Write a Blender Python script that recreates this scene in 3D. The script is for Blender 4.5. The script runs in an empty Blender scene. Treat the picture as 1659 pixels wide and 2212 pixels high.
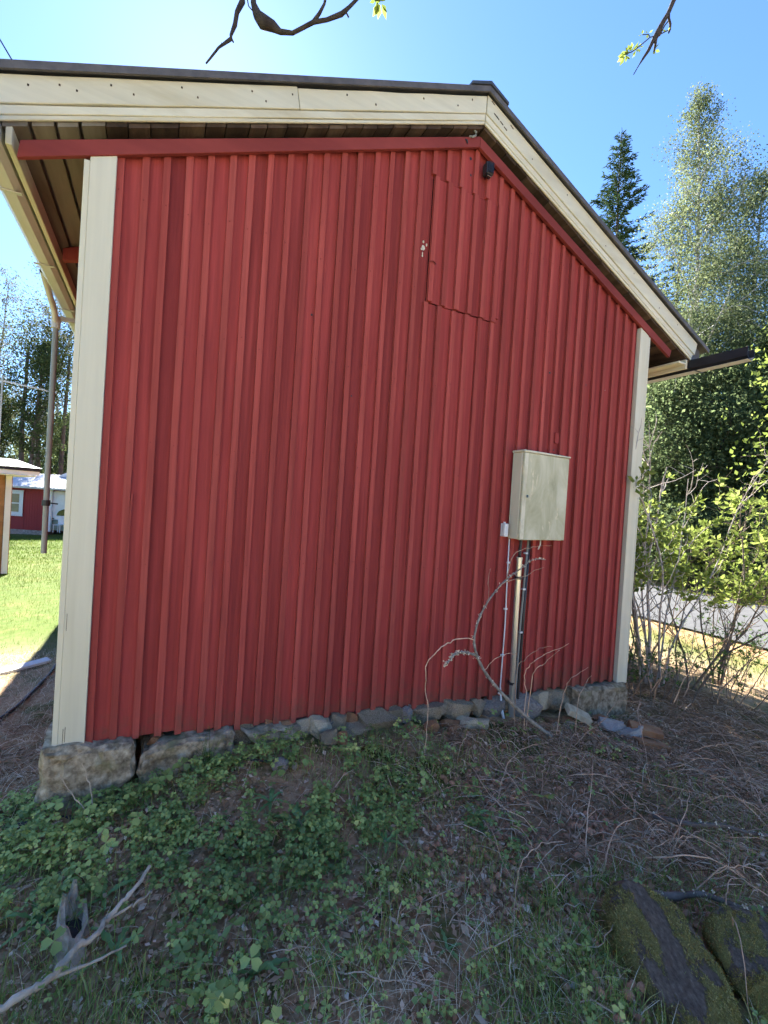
import bpy, bmesh, math, random
import numpy as np
from mathutils import Vector, Matrix

rng = np.random.RandomState(7)
random.seed(7)
SC = bpy.context.scene
COL = SC.collection

# ------------------------------------------------------------------ camera
CAM_POS = Vector((0.4017, -2.859, 1.3664))
YAW, PITCH, ROLL = 0.46996, -0.0113, 0.06371
fw = Vector((math.sin(YAW) * math.cos(PITCH), math.cos(YAW) * math.cos(PITCH), math.sin(PITCH)))
rt = Vector((math.cos(YAW), -math.sin(YAW), 0.0))
up = rt.cross(fw)
rt2 = rt * math.cos(ROLL) + up * math.sin(ROLL)
up2 = -rt * math.sin(ROLL) + up * math.cos(ROLL)
cd = bpy.data.cameras.new('camera')
cam = bpy.data.objects.new('camera', cd)
COL.objects.link(cam)
M = Matrix((rt2, up2, -fw)).transposed().to_4x4()
M.translation = CAM_POS
cam.matrix_world = M
cd.sensor_fit = 'HORIZONTAL'
cd.sensor_width = 36.0
cd.lens = 36.0 * 978.81 / 1659.0
cd.clip_start = 0.05
cd.clip_end = 3000
SC.camera = cam

# ------------------------------------------------------------------ sky, sun, exposure
SUN_EL, SUN_AZ = math.radians(40.4), math.radians(3.2)      # azimuth from +Y towards +X
world = bpy.data.worlds.new('World')
SC.world = world
world.use_nodes = True
wn = world.node_tree
wn.nodes.clear()
wo = wn.nodes.new('ShaderNodeOutputWorld')
bg = wn.nodes.new('ShaderNodeBackground')
sky = wn.nodes.new('ShaderNodeTexSky')
sky.sky_type = 'NISHITA'
sky.sun_disc = False
sky.sun_elevation = SUN_EL
sky.sun_rotation = SUN_AZ
sky.altitude = 100
sky.air_density = 1.0
sky.dust_density = 0.14
sky.ozone_density = 9.5
bg.inputs['Strength'].default_value = 0.055
wn.links.new(sky.outputs['Color'], bg.inputs['Color'])
wn.links.new(bg.outputs['Background'], wo.inputs['Surface'])
sd = bpy.data.lights.new('sun', 'SUN')
sd.energy = 5.0
sd.angle = math.radians(0.53)
sd.color = (1.0, 0.95, 0.86)
sun = bpy.data.objects.new('sun', sd)
COL.objects.link(sun)
SUN_DIR = Vector((math.sin(SUN_AZ) * math.cos(SUN_EL), math.cos(SUN_AZ) * math.cos(SUN_EL), math.sin(SUN_EL)))
sun.rotation_euler = SUN_DIR.to_track_quat('Z', 'Y').to_euler()
sun.location = (0, 20, 20)
SC.view_settings.view_transform = 'Standard'
SC.view_settings.look = 'None'
SC.view_settings.gamma = 1.0
SC.view_settings.exposure = 2.75
SC.render.engine = 'CYCLES'
SC.cycles.max_bounces = 5
SC.cycles.diffuse_bounces = 3
SC.cycles.glossy_bounces = 2
SC.cycles.transmission_bounces = 2
SC.cycles.use_adaptive_sampling = True
SC.cycles.adaptive_threshold = 0.03
SC.cycles.use_denoising = True

# ------------------------------------------------------------------ materials
def nt_new(name):
    m = bpy.data.materials.new(name)
    m.use_nodes = True
    nt = m.node_tree
    nt.nodes.clear()
    out = nt.nodes.new('ShaderNodeOutputMaterial')
    return m, nt, out

def N(nt, kind, **kw):
    n = nt.nodes.new(kind)
    for k, v in kw.items():
        setattr(n, k, v)
    return n

def ramp(nt, fac, stops):
    r = nt.nodes.new('ShaderNodeValToRGB')
    el = r.color_ramp.elements
    el[0].position, el[0].color = stops[0][0], (*stops[0][1], 1)
    el[1].position, el[1].color = stops[-1][0], (*stops[-1][1], 1)
    for p, c in stops[1:-1]:
        e = el.new(p); e.color = (*c, 1)
    nt.links.new(fac, r.inputs['Fac'])
    return r.outputs['Color']

def mixc(nt, fac, a, b, mode='MIX'):
    m = nt.nodes.new('ShaderNodeMix'); m.data_type = 'RGBA'; m.blend_type = mode
    for sock, v in ((m.inputs[0], fac), (m.inputs[6], a), (m.inputs[7], b)):
        if isinstance(v, (int, float)): sock.default_value = v
        elif isinstance(v, tuple): sock.default_value = (*v, 1)
        else: nt.links.new(v, sock)
    return m.outputs[2]

def noise(nt, vec, scale, detail=4, rough=0.6, dist=0.0):
    n = nt.nodes.new('ShaderNodeTexNoise')
    n.inputs['Scale'].default_value = scale
    n.inputs['Detail'].default_value = detail
    n.inputs['Roughness'].default_value = rough
    n.inputs['Distortion'].default_value = dist
    if vec is not None: nt.links.new(vec, n.inputs['Vector'])
    return n.outputs['Fac']

def coords(nt, scale=(1, 1, 1), kind='Object', perobj=True):
    tc = nt.nodes.new('ShaderNodeTexCoord')
    mp = nt.nodes.new('ShaderNodeMapping')
    mp.inputs['Scale'].default_value = scale
    nt.links.new(tc.outputs[kind], mp.inputs['Vector'])
    if perobj:
        oi = nt.nodes.new('ShaderNodeObjectInfo')
        ma = nt.nodes.new('ShaderNodeMath'); ma.operation = 'MULTIPLY'; ma.inputs[1].default_value = 37.0
        nt.links.new(oi.outputs['Random'], ma.inputs[0])
        nt.links.new(ma.outputs[0], mp.inputs['Location'])
    return mp.outputs['Vector']

def bump(nt, h, strength, dist=0.01):
    b = nt.nodes.new('ShaderNodeBump')
    b.inputs['Strength'].default_value = strength
    b.inputs['Distance'].default_value = dist
    nt.links.new(h, b.inputs['Height'])
    return b.outputs['Normal']

def surf(name, stops, scale=5, stretch=(1, 1, 1), rough=0.8, bmp=0.3, bscale=None, objvar=0.0, metal=0.0,
         dist=0.0, detail=5, spec=0.3, bdist=0.01, stain=None, grain=None, splash=None):
    """principled material: noise-driven colour, per-object tone, bump; stain = (colour, scale, lo, hi)"""
    m, nt, out = nt_new(name)
    v = coords(nt, stretch)
    f = noise(nt, v, scale, detail, 0.6, dist)
    c = ramp(nt, f, stops)
    if stain:
        sc, ss, lo, hi = stain
        sf = noise(nt, v, ss, 6, 0.65, 0.4)
        mr = nt.nodes.new('ShaderNodeMapRange')
        mr.inputs['From Min'].default_value = lo; mr.inputs['From Max'].default_value = hi
        nt.links.new(sf, mr.inputs['Value'])
        c = mixc(nt, mr.outputs[0], c, sc)
    if grain:                                   # (scale, stretch, amount): fine fibre tone along the board
        gv = coords(nt, grain[1])
        gr_ = nt.nodes.new('ShaderNodeMapRange')
        gr_.inputs['From Min'].default_value = .3; gr_.inputs['From Max'].default_value = .7
        gr_.inputs['To Min'].default_value = 1 - grain[2]; gr_.inputs['To Max'].default_value = 1 + grain[2]
        nt.links.new(noise(nt, gv, grain[0], 5, .65), gr_.inputs['Value'])
        hg = nt.nodes.new('ShaderNodeHueSaturation')
        nt.links.new(gr_.outputs[0], hg.inputs['Value']); nt.links.new(c, hg.inputs['Color']); c = hg.outputs['Color']
    if splash:                                  # mud splashed on the lowest part of the cladding
        tcs = nt.nodes.new('ShaderNodeTexCoord'); sx = nt.nodes.new('ShaderNodeSeparateXYZ')
        nt.links.new(tcs.outputs['Object'], sx.inputs[0])
        mz = nt.nodes.new('ShaderNodeMapRange')
        mz.inputs['From Min'].default_value = .42; mz.inputs['From Max'].default_value = -.15
        mz.inputs['To Min'].default_value = -.25; mz.inputs['To Max'].default_value = .32
        nt.links.new(sx.outputs['Z'], mz.inputs['Value'])
        ad = nt.nodes.new('ShaderNodeMath'); ad.operation = 'ADD'
        nt.links.new(mz.outputs[0], ad.inputs[0]); nt.links.new(noise(nt, tcs.outputs['Object'], 14, 7, .75), ad.inputs[1])
        m2 = nt.nodes.new('ShaderNodeMapRange'); m2.inputs['From Min'].default_value = .55; m2.inputs['From Max'].default_value = .85; m2.inputs['To Max'].default_value = .6
        nt.links.new(ad.outputs[0], m2.inputs['Value'])
        c = mixc(nt, m2.outputs[0], c, splash)
    if objvar:
        oi = nt.nodes.new('ShaderNodeObjectInfo')
        mr = nt.nodes.new('ShaderNodeMapRange')
        mr.inputs['To Min'].default_value = 1 - objvar; mr.inputs['To Max'].default_value = 1 + objvar
        nt.links.new(oi.outputs['Random'], mr.inputs['Value'])
        hs = nt.nodes.new('ShaderNodeHueSaturation')
        nt.links.new(mr.outputs[0], hs.inputs['Value'])
        nt.links.new(c, hs.inputs['Color'])
        c = hs.outputs['Color']
    b = nt.nodes.new('ShaderNodeBsdfPrincipled')
    nt.links.new(c, b.inputs['Base Color'])
    b.inputs['Roughness'].default_value = rough
    b.inputs['Metallic'].default_value = metal
    b.inputs['Specular IOR Level'].default_value = spec
    if bmp:
        h = noise(nt, v, bscale or scale * 4, 6, 0.7)
        nt.links.new(bump(nt, h, bmp, bdist), b.inputs['Normal'])
    nt.links.new(b.outputs[0], out.inputs[0])
    return m

def leafmat(name, stops, transl=0.45, gloss=0.0, tboost=(1.0, 1.0, 1.0)):
    m, nt, out = nt_new(name)
    a = nt.nodes.new('ShaderNodeAttribute'); a.attribute_name = 'rnd'
    c = ramp(nt, a.outputs['Fac'], stops)
    d = nt.nodes.new('ShaderNodeBsdfDiffuse'); nt.links.new(c, d.inputs['Color'])
    t = nt.nodes.new('ShaderNodeBsdfTranslucent')
    nt.links.new(mixc(nt, 1.0, c, tboost, 'MULTIPLY'), t.inputs['Color'])
    mx = nt.nodes.new('ShaderNodeMixShader'); mx.inputs[0].default_value = transl
    nt.links.new(d.outputs[0], mx.inputs[1]); nt.links.new(t.outputs[0], mx.inputs[2])
    last = mx.outputs[0]
    if gloss:
        g = nt.nodes.new('ShaderNodeBsdfGlossy'); g.inputs['Roughness'].default_value = 0.45
        m2 = nt.nodes.new('ShaderNodeMixShader'); m2.inputs[0].default_value = gloss
        nt.links.new(last, m2.inputs[1]); nt.links.new(g.outputs[0], m2.inputs[2])
        last = m2.outputs[0]
    nt.links.new(last, out.inputs[0])
    return m

MAT = {}
WOOD = (1, 1, 0.06)          # grain runs along z
RED = [(0.25, (0.245, 0.041, 0.038)), (0.5, (0.31, 0.052, 0.047)), (0.8, (0.37, 0.070, 0.061))]
MAT['red'] = surf('red_paint', RED, 9, WOOD, 0.85, 0.35, 60, 0.13, spec=0.14, bdist=0.004,
                  stain=((0.20, 0.030, 0.030), 2.2, 0.50, 0.80), grain=(34, (1, 1, .025), .22), splash=(0.13, 0.075, 0.05))
REDB = [(0.25, (0.265, 0.049, 0.041)), (0.5, (0.33, 0.064, 0.052)), (0.8, (0.40, 0.090, 0.072))]
MAT['red_batten'] = surf('red_paint_weathered', REDB, 9, WOOD, 0.85, 0.35, 60, 0.13, spec=0.14, bdist=0.004,
                         stain=((0.24, 0.038, 0.034), 3.0, 0.55, 0.85), grain=(44, (1, 1, .025), .22), splash=(0.14, 0.08, 0.055))
MAT['red_beam_shaded'] = surf('red_paint_shaded', [(0.25, (0.15, 0.025, 0.022)), (0.5, (0.21, 0.036, 0.030)), (0.8, (0.28, 0.052, 0.042))], 4, (0.2, 1, 1), 0.75, 0.2, 30, 0.05, spec=0.25, bdist=0.004)  # beam red darkened to carry the overhang's shade on the verge boards
MAT['red_dark'] = surf('red_backing', [(0.3, (0.05, 0.012, 0.012)), (0.7, (0.09, 0.02, 0.02))], 6, WOOD, 0.9, 0.1)
CREAM = [(0.25, (0.54, 0.50, 0.36)), (0.55, (0.63, 0.595, 0.45)), (0.85, (0.69, 0.66, 0.52))]
MAT['cream'] = surf('cream_paint', CREAM, 3, WOOD, 0.55, 0.12, 50, 0.03, spec=0.35, bdist=0.003,
                    stain=((0.48, 0.42, 0.25), 2.5, 0.55, 0.85), grain=(26, (1, 1, .03), .05))
MAT['cream_x'] = surf('cream_paint_rake', CREAM, 3, (0.3, 1, 1), 0.55, 0.15, 40, 0.03, spec=0.35, bdist=0.003,
                      stain=((0.42, 0.35, 0.19), 2.2, 0.54, 0.80), grain=(26, (.05, 1, 1), .06))
MAT['cream_y'] = surf('cream_paint_eave', CREAM, 3, (1, 0.15, 1), 0.6, 0.15, 40, 0.12, spec=0.3, bdist=0.003,
                      stain=((0.40, 0.36, 0.25), 2.0, 0.52, 0.75))
MAT['eave_board'] = surf('weathered_eave_board', [(0.25, (0.10, 0.085, 0.065)), (0.5, (0.20, 0.175, 0.135)), (0.8, (0.33, 0.295, 0.235))], 5, (1, .12, 1), 0.75, 0.3, 40, 0.3, stain=((0.10, 0.075, 0.05), 2.5, 0.48, 0.72), bdist=0.004)
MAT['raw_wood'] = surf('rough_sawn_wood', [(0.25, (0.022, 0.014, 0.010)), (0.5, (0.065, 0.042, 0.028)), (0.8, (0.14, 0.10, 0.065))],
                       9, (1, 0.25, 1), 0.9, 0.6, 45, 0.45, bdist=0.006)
MAT['roof'] = surf('dark_roof_felt', [(0.3, (0.07, 0.067, 0.07)), (0.7, (0.13, 0.12, 0.12))], 12, rough=0.65, bmp=0.2)
MAT['roof_sheet'] = surf('grey_roof_sheet', [(0.3, (0.06, 0.065, 0.07)), (0.7, (0.11, 0.11, 0.115))], 4, rough=0.45, bmp=0.1, metal=0.4)
MAT['gutter_black'] = surf('black_gutter_steel', [(0.3, (0.012, 0.013, 0.016)), (0.7, (0.03, 0.03, 0.034))], 5, rough=0.35, bmp=0.05, spec=0.5)
MAT['gutter_grey'] = surf('grey_gutter_steel', [(0.3, (0.42, 0.41, 0.38)), (0.7, (0.55, 0.54, 0.5))], 6, (1, .2, 1), 0.45, 0.05, spec=0.5,
                          stain=((0.28, 0.25, 0.20), 3, 0.55, 0.8))
MAT['pipe_grey'] = surf('weathered_grey_pipe', [(0.3, (0.20, 0.21, 0.19)), (0.7, (0.34, 0.35, 0.32))], 8, WOOD, 0.5, 0.1)
MAT['stone'] = surf('footing_granite', [(0.28, (0.09, 0.064, 0.038)), (0.43, (0.23, 0.18, 0.115)), (0.55, (0.38, 0.31, 0.21)), (0.72, (0.56, 0.48, 0.35))],
                    22, rough=0.92, bmp=0.9, bscale=60, objvar=0.25, bdist=0.012, detail=9, stain=((0.22, 0.20, 0.10), 7, 0.54, 0.70))
MAT['stone_grey'] = surf('grey_field_stone', [(0.25, (0.11, 0.095, 0.08)), (0.5, (0.24, 0.21, 0.18)), (0.8, (0.40, 0.36, 0.31))],
                         9, rough=0.85, bmp=0.6, bscale=30, objvar=0.25, bdist=0.015)
MAT['stone_pale'] = surf('pale_lime_stone', [(0.25, (0.20, 0.165, 0.105)), (0.5, (0.40, 0.34, 0.23)), (0.8, (0.56, 0.49, 0.36))],
                         11, rough=0.9, bmp=0.6, bscale=30, objvar=0.3, bdist=0.015)
MAT['brick'] = surf('old_orange_brick', [(0.25, (0.17, 0.085, 0.045)), (0.5, (0.33, 0.165, 0.08)), (0.8, (0.45, 0.27, 0.15))],
                    10, rough=0.92, bmp=0.7, bscale=40, objvar=0.25, bdist=0.012, stain=((0.15, 0.10, 0.07), 6, 0.55, 0.8))
MAT['white_lump'] = surf('white_plaster', [(0.3, (0.30, 0.28, 0.25)), (0.7, (0.62, 0.59, 0.54))], 20, rough=0.9, bmp=0.8, bscale=40, bdist=0.015)
MAT['cabinet'] = surf('cabinet_enamel', [(0.3, (0.64, 0.59, 0.42)), (0.7, (0.74, 0.69, 0.52))], 5, (1, 1, .5), 0.5, 0.05, spec=0.4,
                      stain=((0.42, 0.38, 0.22), 4.0, 0.52, 0.7))
MAT['cab_door'] = surf('cabinet_door_algae', [(0.28, (0.36, 0.335, 0.20)), (0.45, (0.48, 0.455, 0.29)), (0.62, (0.60, 0.57, 0.40)), (0.85, (0.70, 0.665, 0.50))],
                       7.0, (1, 1, 0.35), 0.6, 0.08, dist=.8, stain=((0.68, 0.61, 0.40), 16.0, 0.60, 0.66))
MAT['white_plastic'] = surf('white_plastic', [(0.3, (0.66, 0.66, 0.64)), (0.7, (0.76, 0.76, 0.74))], 5, rough=0.4, bmp=0.0, spec=0.5)
MAT['black_plastic'] = surf('black_plastic', [(0.3, (0.012, 0.012, 0.014)), (0.7, (0.03, 0.03, 0.033))], 8, rough=0.45, bmp=0.0, spec=0.5)
MAT['steel'] = surf('galvanised_conduit', [(0.25, (0.46, 0.47, 0.46)), (0.5, (0.60, 0.59, 0.52)), (0.8, (0.74, 0.68, 0.48))], 2.2, (1, 1, .6), 0.3, 0.03, metal=0.75, spec=0.5)
MAT['chrome'] = surf('lock_metal', [(0.3, (0.3, 0.3, 0.3)), (0.7, (0.5, 0.5, 0.5))], 8, rough=0.25, bmp=0.0, metal=1.0)
MAT['bark_pale'] = surf('lichen_bark', [(0.25, (0.13, 0.105, 0.08)), (0.5, (0.27, 0.235, 0.185)), (0.8, (0.45, 0.42, 0.35))], 30, rough=0.95, bmp=0.6, bscale=80, bdist=0.006)
MAT['bark_dead'] = surf('weathered_stick', [(0.25, (0.24, 0.18, 0.125)), (0.5, (0.46, 0.37, 0.27)), (0.8, (0.62, 0.53, 0.42))], 14, (1, 1, 1), 0.9, 0.5, 60, 0.15, bdist=0.005)
MAT['cane'] = surf('dry_cane', [(0.25, (0.36, 0.20, 0.115)), (0.5, (0.58, 0.375, 0.235)), (0.8, (0.74, 0.55, 0.38))], 20, rough=0.85, bmp=0.2, objvar=0.3)
MAT['bark_dark'] = surf('dark_bark', [(0.25, (0.025, 0.018, 0.018)), (0.5, (0.05, 0.04, 0.036)), (0.8, (0.09, 0.075, 0.065))], 20, rough=0.95, bmp=0.5, bdist=0.01)
MAT['bark_shrub'] = surf('shrub_bark', [(0.25, (0.10, 0.075, 0.055)), (0.5, (0.19, 0.15, 0.115)), (0.8, (0.30, 0.25, 0.20))], 18, rough=0.95, bmp=0.4, bdist=0.006)
MAT['bark_twig'] = surf('brown_limb_bark', [(0.25, (0.07, 0.05, 0.037)), (0.5, (0.15, 0.115, 0.09)), (0.8, (0.26, 0.21, 0.17))], 18, rough=0.95, bmp=0.4, bdist=0.006)
MAT['bark_grey'] = surf('pale_shrub_bark', [(0.25, (0.26, 0.22, 0.19)), (0.5, (0.44, 0.39, 0.35)), (0.8, (0.60, 0.55, 0.51))], 18, rough=0.9, bmp=0.3, bdist=0.006)
MAT['bark_birch'] = surf('birch_bark', [(0.3, (0.10, 0.09, 0.085)), (0.45, (0.42, 0.40, 0.38)), (0.8, (0.60, 0.58, 0.55))], 3, (1, 1, 3), 0.9, 0.3, bdist=0.02)
MAT['bark_spruce'] = surf('spruce_bark', [(0.3, (0.06, 0.045, 0.038)), (0.7, (0.16, 0.12, 0.10))], 5, (1, 1, .5), 0.95, 0.5, bdist=0.03)
MAT['cone'] = surf('dry_cone', [(0.25, (0.24, 0.12, 0.065)), (0.5, (0.46, 0.24, 0.14)), (0.8, (0.60, 0.36, 0.23))], 40, rough=0.85, bmp=0.6, bscale=120, objvar=0.35, bdist=0.004)
MAT['rot_wood'] = surf('rotten_wood', [(0.25, (0.17, 0.12, 0.08)), (0.5, (0.46, 0.36, 0.26)), (0.8, (0.72, 0.61, 0.47))], 16, (1, 0.15, 1), 0.95, 0.9, 60, bdist=0.01,
                       stain=((0.14, 0.15, 0.04), 6, 0.52, 0.68))
MAT['asphalt'] = surf('grey_asphalt', [(0.3, (0.062, 0.063, 0.067)), (0.7, (0.092, 0.093, 0.097))], 3, rough=0.9, bmp=0.3, bscale=200)
MAT['van_white'] = surf('white_caravan_skin', [(0.3, (0.66, 0.67, 0.68)), (0.7, (0.74, 0.75, 0.76))], 2, rough=0.35, bmp=0.0, spec=0.5)
MAT['van_green'] = surf('sage_green_panel', [(0.3, (0.22, 0.27, 0.21)), (0.7, (0.28, 0.33, 0.26))], 2, rough=0.5, bmp=0.0)
MAT['glass'] = surf('dark_glass', [(0.3, (0.01, 0.011, 0.014)), (0.7, (0.02, 0.02, 0.025))], 2, rough=0.08, bmp=0.0, spec=0.8)
MAT['glass_room'] = surf('window_pane', [(0.3, (0.20, 0.16, 0.12)), (0.7, (0.34, 0.28, 0.20))], 1.2, rough=0.12, bmp=0.0, spec=0.8)
MAT['white_paint'] = surf('white_trim', [(0.3, (0.70, 0.70, 0.68)), (0.7, (0.78, 0.78, 0.76))], 3, rough=0.5, bmp=0.05)
MAT['far_red'] = surf('far_red_boards', [(0.3, (0.26, 0.036, 0.036)), (0.7, (0.32, 0.048, 0.045))], 3, WOOD, 0.75, 0.1)
MAT['brown_boards'] = surf('orange_brown_siding', [(0.3, (0.26, 0.12, 0.045)), (0.7, (0.36, 0.18, 0.075))], 4, (1, 1, .3), 0.7, 0.1, objvar=0.1)
MAT['white_roof'] = surf('pale_fibre_roof', [(0.3, (0.50, 0.51, 0.54)), (0.7, (0.60, 0.61, 0.64))], 3, rough=0.6, bmp=0.05)
MAT['plank_white'] = surf('peeling_plank', [(0.3, (0.50, 0.50, 0.50)), (0.7, (0.70, 0.70, 0.70))], 6, rough=0.7, bmp=0.2)

# moss-grown boulder: dark rock with moss by noise
def boulder_mat():
    m, nt, out = nt_new('mossy_boulder')
    v = coords(nt, (1, 1, 1))
    rock = ramp(nt, noise(nt, v, 14, 6, .65), [(0.3, (0.095, 0.068, 0.048)), (0.55, (0.20, 0.148, 0.105)), (0.8, (0.36, 0.285, 0.21))])
    moss = ramp(nt, noise(nt, v, 60, 5, .7), [(0.3, (0.13, 0.105, 0.03)), (0.5, (0.28, 0.235, 0.075)), (0.75, (0.46, 0.39, 0.15))])
    at = nt.nodes.new('ShaderNodeAttribute'); at.attribute_name = 'rnd'
    a = nt.nodes.new('ShaderNodeMath'); a.operation = 'ADD'
    nt.links.new(noise(nt, v, 22, 6, .7, .4), a.inputs[0]); nt.links.new(at.outputs['Fac'], a.inputs[1])
    mr = nt.nodes.new('ShaderNodeMapRange')
    mr.inputs['From Min'].default_value = 0.93; mr.inputs['From Max'].default_value = 1.0
    nt.links.new(a.outputs[0], mr.inputs['Value'])
    b = nt.nodes.new('ShaderNodeBsdfPrincipled')
    nt.links.new(mixc(nt, mr.outputs[0], rock, moss), b.inputs['Base Color'])
    b.inputs['Roughness'].default_value = 0.95
    b.inputs['Specular IOR Level'].default_value = 0.15
    hm = nt.nodes.new('ShaderNodeMath'); hm.operation = 'MULTIPLY_ADD'
    nt.links.new(noise(nt, v, 80, 6, .75), hm.inputs[0]); hm.inputs[1].default_value = 0.6
    nt.links.new(mr.outputs[0], hm.inputs[2])
    nt.links.new(bump(nt, hm.outputs[0], 0.9, 0.015), b.inputs['Normal'])
    nt.links.new(b.outputs[0], out.inputs[0])
    return m
MAT['boulder'] = boulder_mat()

def ground_mat():
    m, nt, out = nt_new('forest_soil_and_grass')
    v = coords(nt, (1, 1, 1), 'Object', False)
    soil = ramp(nt, noise(nt, v, 26, 8, .75), [(0.25, (0.13, 0.072, 0.036)), (0.45, (0.32, 0.185, 0.095)), (0.6, (0.47, 0.295, 0.165)), (0.8, (0.62, 0.44, 0.27))])
    mossc = ramp(nt, noise(nt, v, 60, 6, .7), [(0.3, (0.070, 0.070, 0.020)), (0.7, (0.16, 0.15, 0.045))])
    mf = nt.nodes.new('ShaderNodeMapRange'); mf.inputs['From Min'].default_value = .52; mf.inputs['From Max'].default_value = .62
    nt.links.new(noise(nt, v, 2.3, 5, .7), mf.inputs['Value'])
    near = mixc(nt, mf.outputs[0], soil, mossc)
    grass = ramp(nt, noise(nt, v, 5, 8, .75), [(0.25, (0.045, 0.07, 0.013)), (0.5, (0.085, 0.125, 0.025)), (0.8, (0.145, 0.165, 0.055))])
    at = nt.nodes.new('ShaderNodeAttribute'); at.attribute_name = 'lawn'
    gf = nt.nodes.new('ShaderNodeMath'); gf.operation = 'ADD'
    nz = nt.nodes.new('ShaderNodeMath'); nz.operation = 'MULTIPLY_ADD'; nz.inputs[1].default_value = .9; nz.inputs[2].default_value = -.45
    nt.links.new(noise(nt, v, 1.6, 6, .7), nz.inputs[0])
    nt.links.new(at.outputs['Fac'], gf.inputs[0]); nt.links.new(nz.outputs[0], gf.inputs[1]); gf.use_clamp = True
    c = mixc(nt, gf.outputs[0], near, grass)
    a2 = nt.nodes.new('ShaderNodeAttribute'); a2.attribute_name = 'dry'
    dry = ramp(nt, noise(nt, v, 12, 8, .75), [(0.25, (0.16, 0.125, 0.085)), (0.55, (0.33, 0.28, 0.20)), (0.8, (0.46, 0.41, 0.31))])
    c = mixc(nt, a2.outputs['Fac'], c, dry)
    b = nt.nodes.new('ShaderNodeBsdfPrincipled')
    nt.links.new(c, b.inputs['Base Color'])
    b.inputs['Roughness'].default_value = 0.95; b.inputs['Specular IOR Level'].default_value = 0.1
    nt.links.new(bump(nt, noise(nt, v, 70, 6, .65), 0.5, 0.004), b.inputs['Normal'])
    nt.links.new(b.outputs[0], out.inputs[0])
    return m
MAT['ground'] = ground_mat()

MAT['clover'] = leafmat('clover_leaf', [(0.0, (0.13, 0.18, 0.045)), (0.4, (0.24, 0.32, 0.085)), (0.8, (0.36, 0.44, 0.12)), (1.0, (0.55, 0.55, 0.15))], 0.15, 0.04)
MAT['grass'] = leafmat('grass_blade', [(0.0, (0.15, 0.22, 0.05)), (0.6, (0.30, 0.37, 0.10)), (1.0, (0.52, 0.50, 0.20))], 0.25)
MAT['lawn'] = leafmat('lawn_blade', [(0.0, (0.065, 0.105, 0.018)), (0.6, (0.10, 0.15, 0.028)), (1.0, (0.17, 0.20, 0.06))], 0.45)
MAT['straw'] = leafmat('dry_straw', [(0.0, (0.46, 0.34, 0.20)), (0.6, (0.72, 0.58, 0.38)), (1.0, (0.86, 0.76, 0.57))], 0.05)
MAT['verge_straw'] = leafmat('verge_straw', [(0.0, (0.16, 0.13, 0.085)), (0.6, (0.26, 0.22, 0.15)), (1.0, (0.36, 0.32, 0.23))], 0.2)
MAT['litter'] = leafmat('dead_leaf', [(0.0, (0.16, 0.09, 0.045)), (0.4, (0.42, 0.255, 0.145)), (0.8, (0.62, 0.42, 0.27)), (1.0, (0.78, 0.62, 0.46))], 0.05)
MAT['twig'] = leafmat('fine_twig', [(0.0, (0.13, 0.075, 0.045)), (0.55, (0.40, 0.255, 0.16)), (1.0, (0.80, 0.62, 0.46))], 0.0)
MAT['dandelion'] = leafmat('dandelion_leaf', [(0.0, (0.13, 0.26, 0.08)), (1.0, (0.24, 0.38, 0.13))], 0.3, 0.04)
MAT['spring_leaf'] = leafmat('young_shrub_leaf', [(0.0, (0.13, 0.18, 0.036)), (0.5, (0.23, 0.29, 0.068)), (1.0, (0.36, 0.41, 0.12))], 0.55)
MAT['deep_leaf'] = leafmat('shrub_leaf', [(0.0, (0.05, 0.11, 0.03)), (0.6, (0.10, 0.19, 0.045)), (1.0, (0.20, 0.30, 0.07))], 0.45)  # darker leaf green for the low shrubs and the rowan
MAT['birch_leaf'] = leafmat('birch_leaf', [(0.0, (0.095, 0.118, 0.058)), (0.5, (0.165, 0.20, 0.098)), (1.0, (0.28, 0.31, 0.165))], 0.5)
MAT['dark_leaf'] = leafmat('thicket_leaf', [(0.0, (0.075, 0.105, 0.048)), (0.5, (0.135, 0.18, 0.08)), (0.9, (0.20, 0.245, 0.11)), (1.0, (0.30, 0.34, 0.155))], 0.65)
MAT['bud_leaf'] = leafmat('birch_bud', [(0.0, (0.10, 0.088, 0.075)), (0.6, (0.125, 0.13, 0.075)), (1.0, (0.17, 0.19, 0.095))], 0.5)
MAT['moss'] = leafmat('moss_tuft', [(0.0, (0.16, 0.13, 0.03)), (0.5, (0.36, 0.305, 0.09)), (1.0, (0.58, 0.50, 0.20))], 0.25)
MAT['needle'] = leafmat('spruce_needle', [(0.0, (0.015, 0.033, 0.016)), (0.5, (0.038, 0.068, 0.030)), (1.0, (0.09, 0.125, 0.055))], 0.25)
MAT['needle_pine'] = leafmat('pine_needle', [(0.0, (0.028, 0.043, 0.018)), (0.5, (0.06, 0.082, 0.032)), (1.0, (0.12, 0.135, 0.055))], 0.45)  # lighter needle green for the pines

# ------------------------------------------------------------------ object helpers
def link(o, parent=None):
    COL.objects.link(o)
    if parent is not None: o.parent = parent
    return o

def tag(o, label=None, cat=None, group=None, kind=None):
    if label: o['label'] = label
    if cat: o['category'] = cat
    if group: o['group'] = group
    if kind: o['kind'] = kind
    return o

def empty(name, loc=(0, 0, 0), parent=None):
    o = bpy.data.objects.new(name, None)
    o.location = loc
    o.empty_display_size = 0.1
    return link(o, parent)

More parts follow.
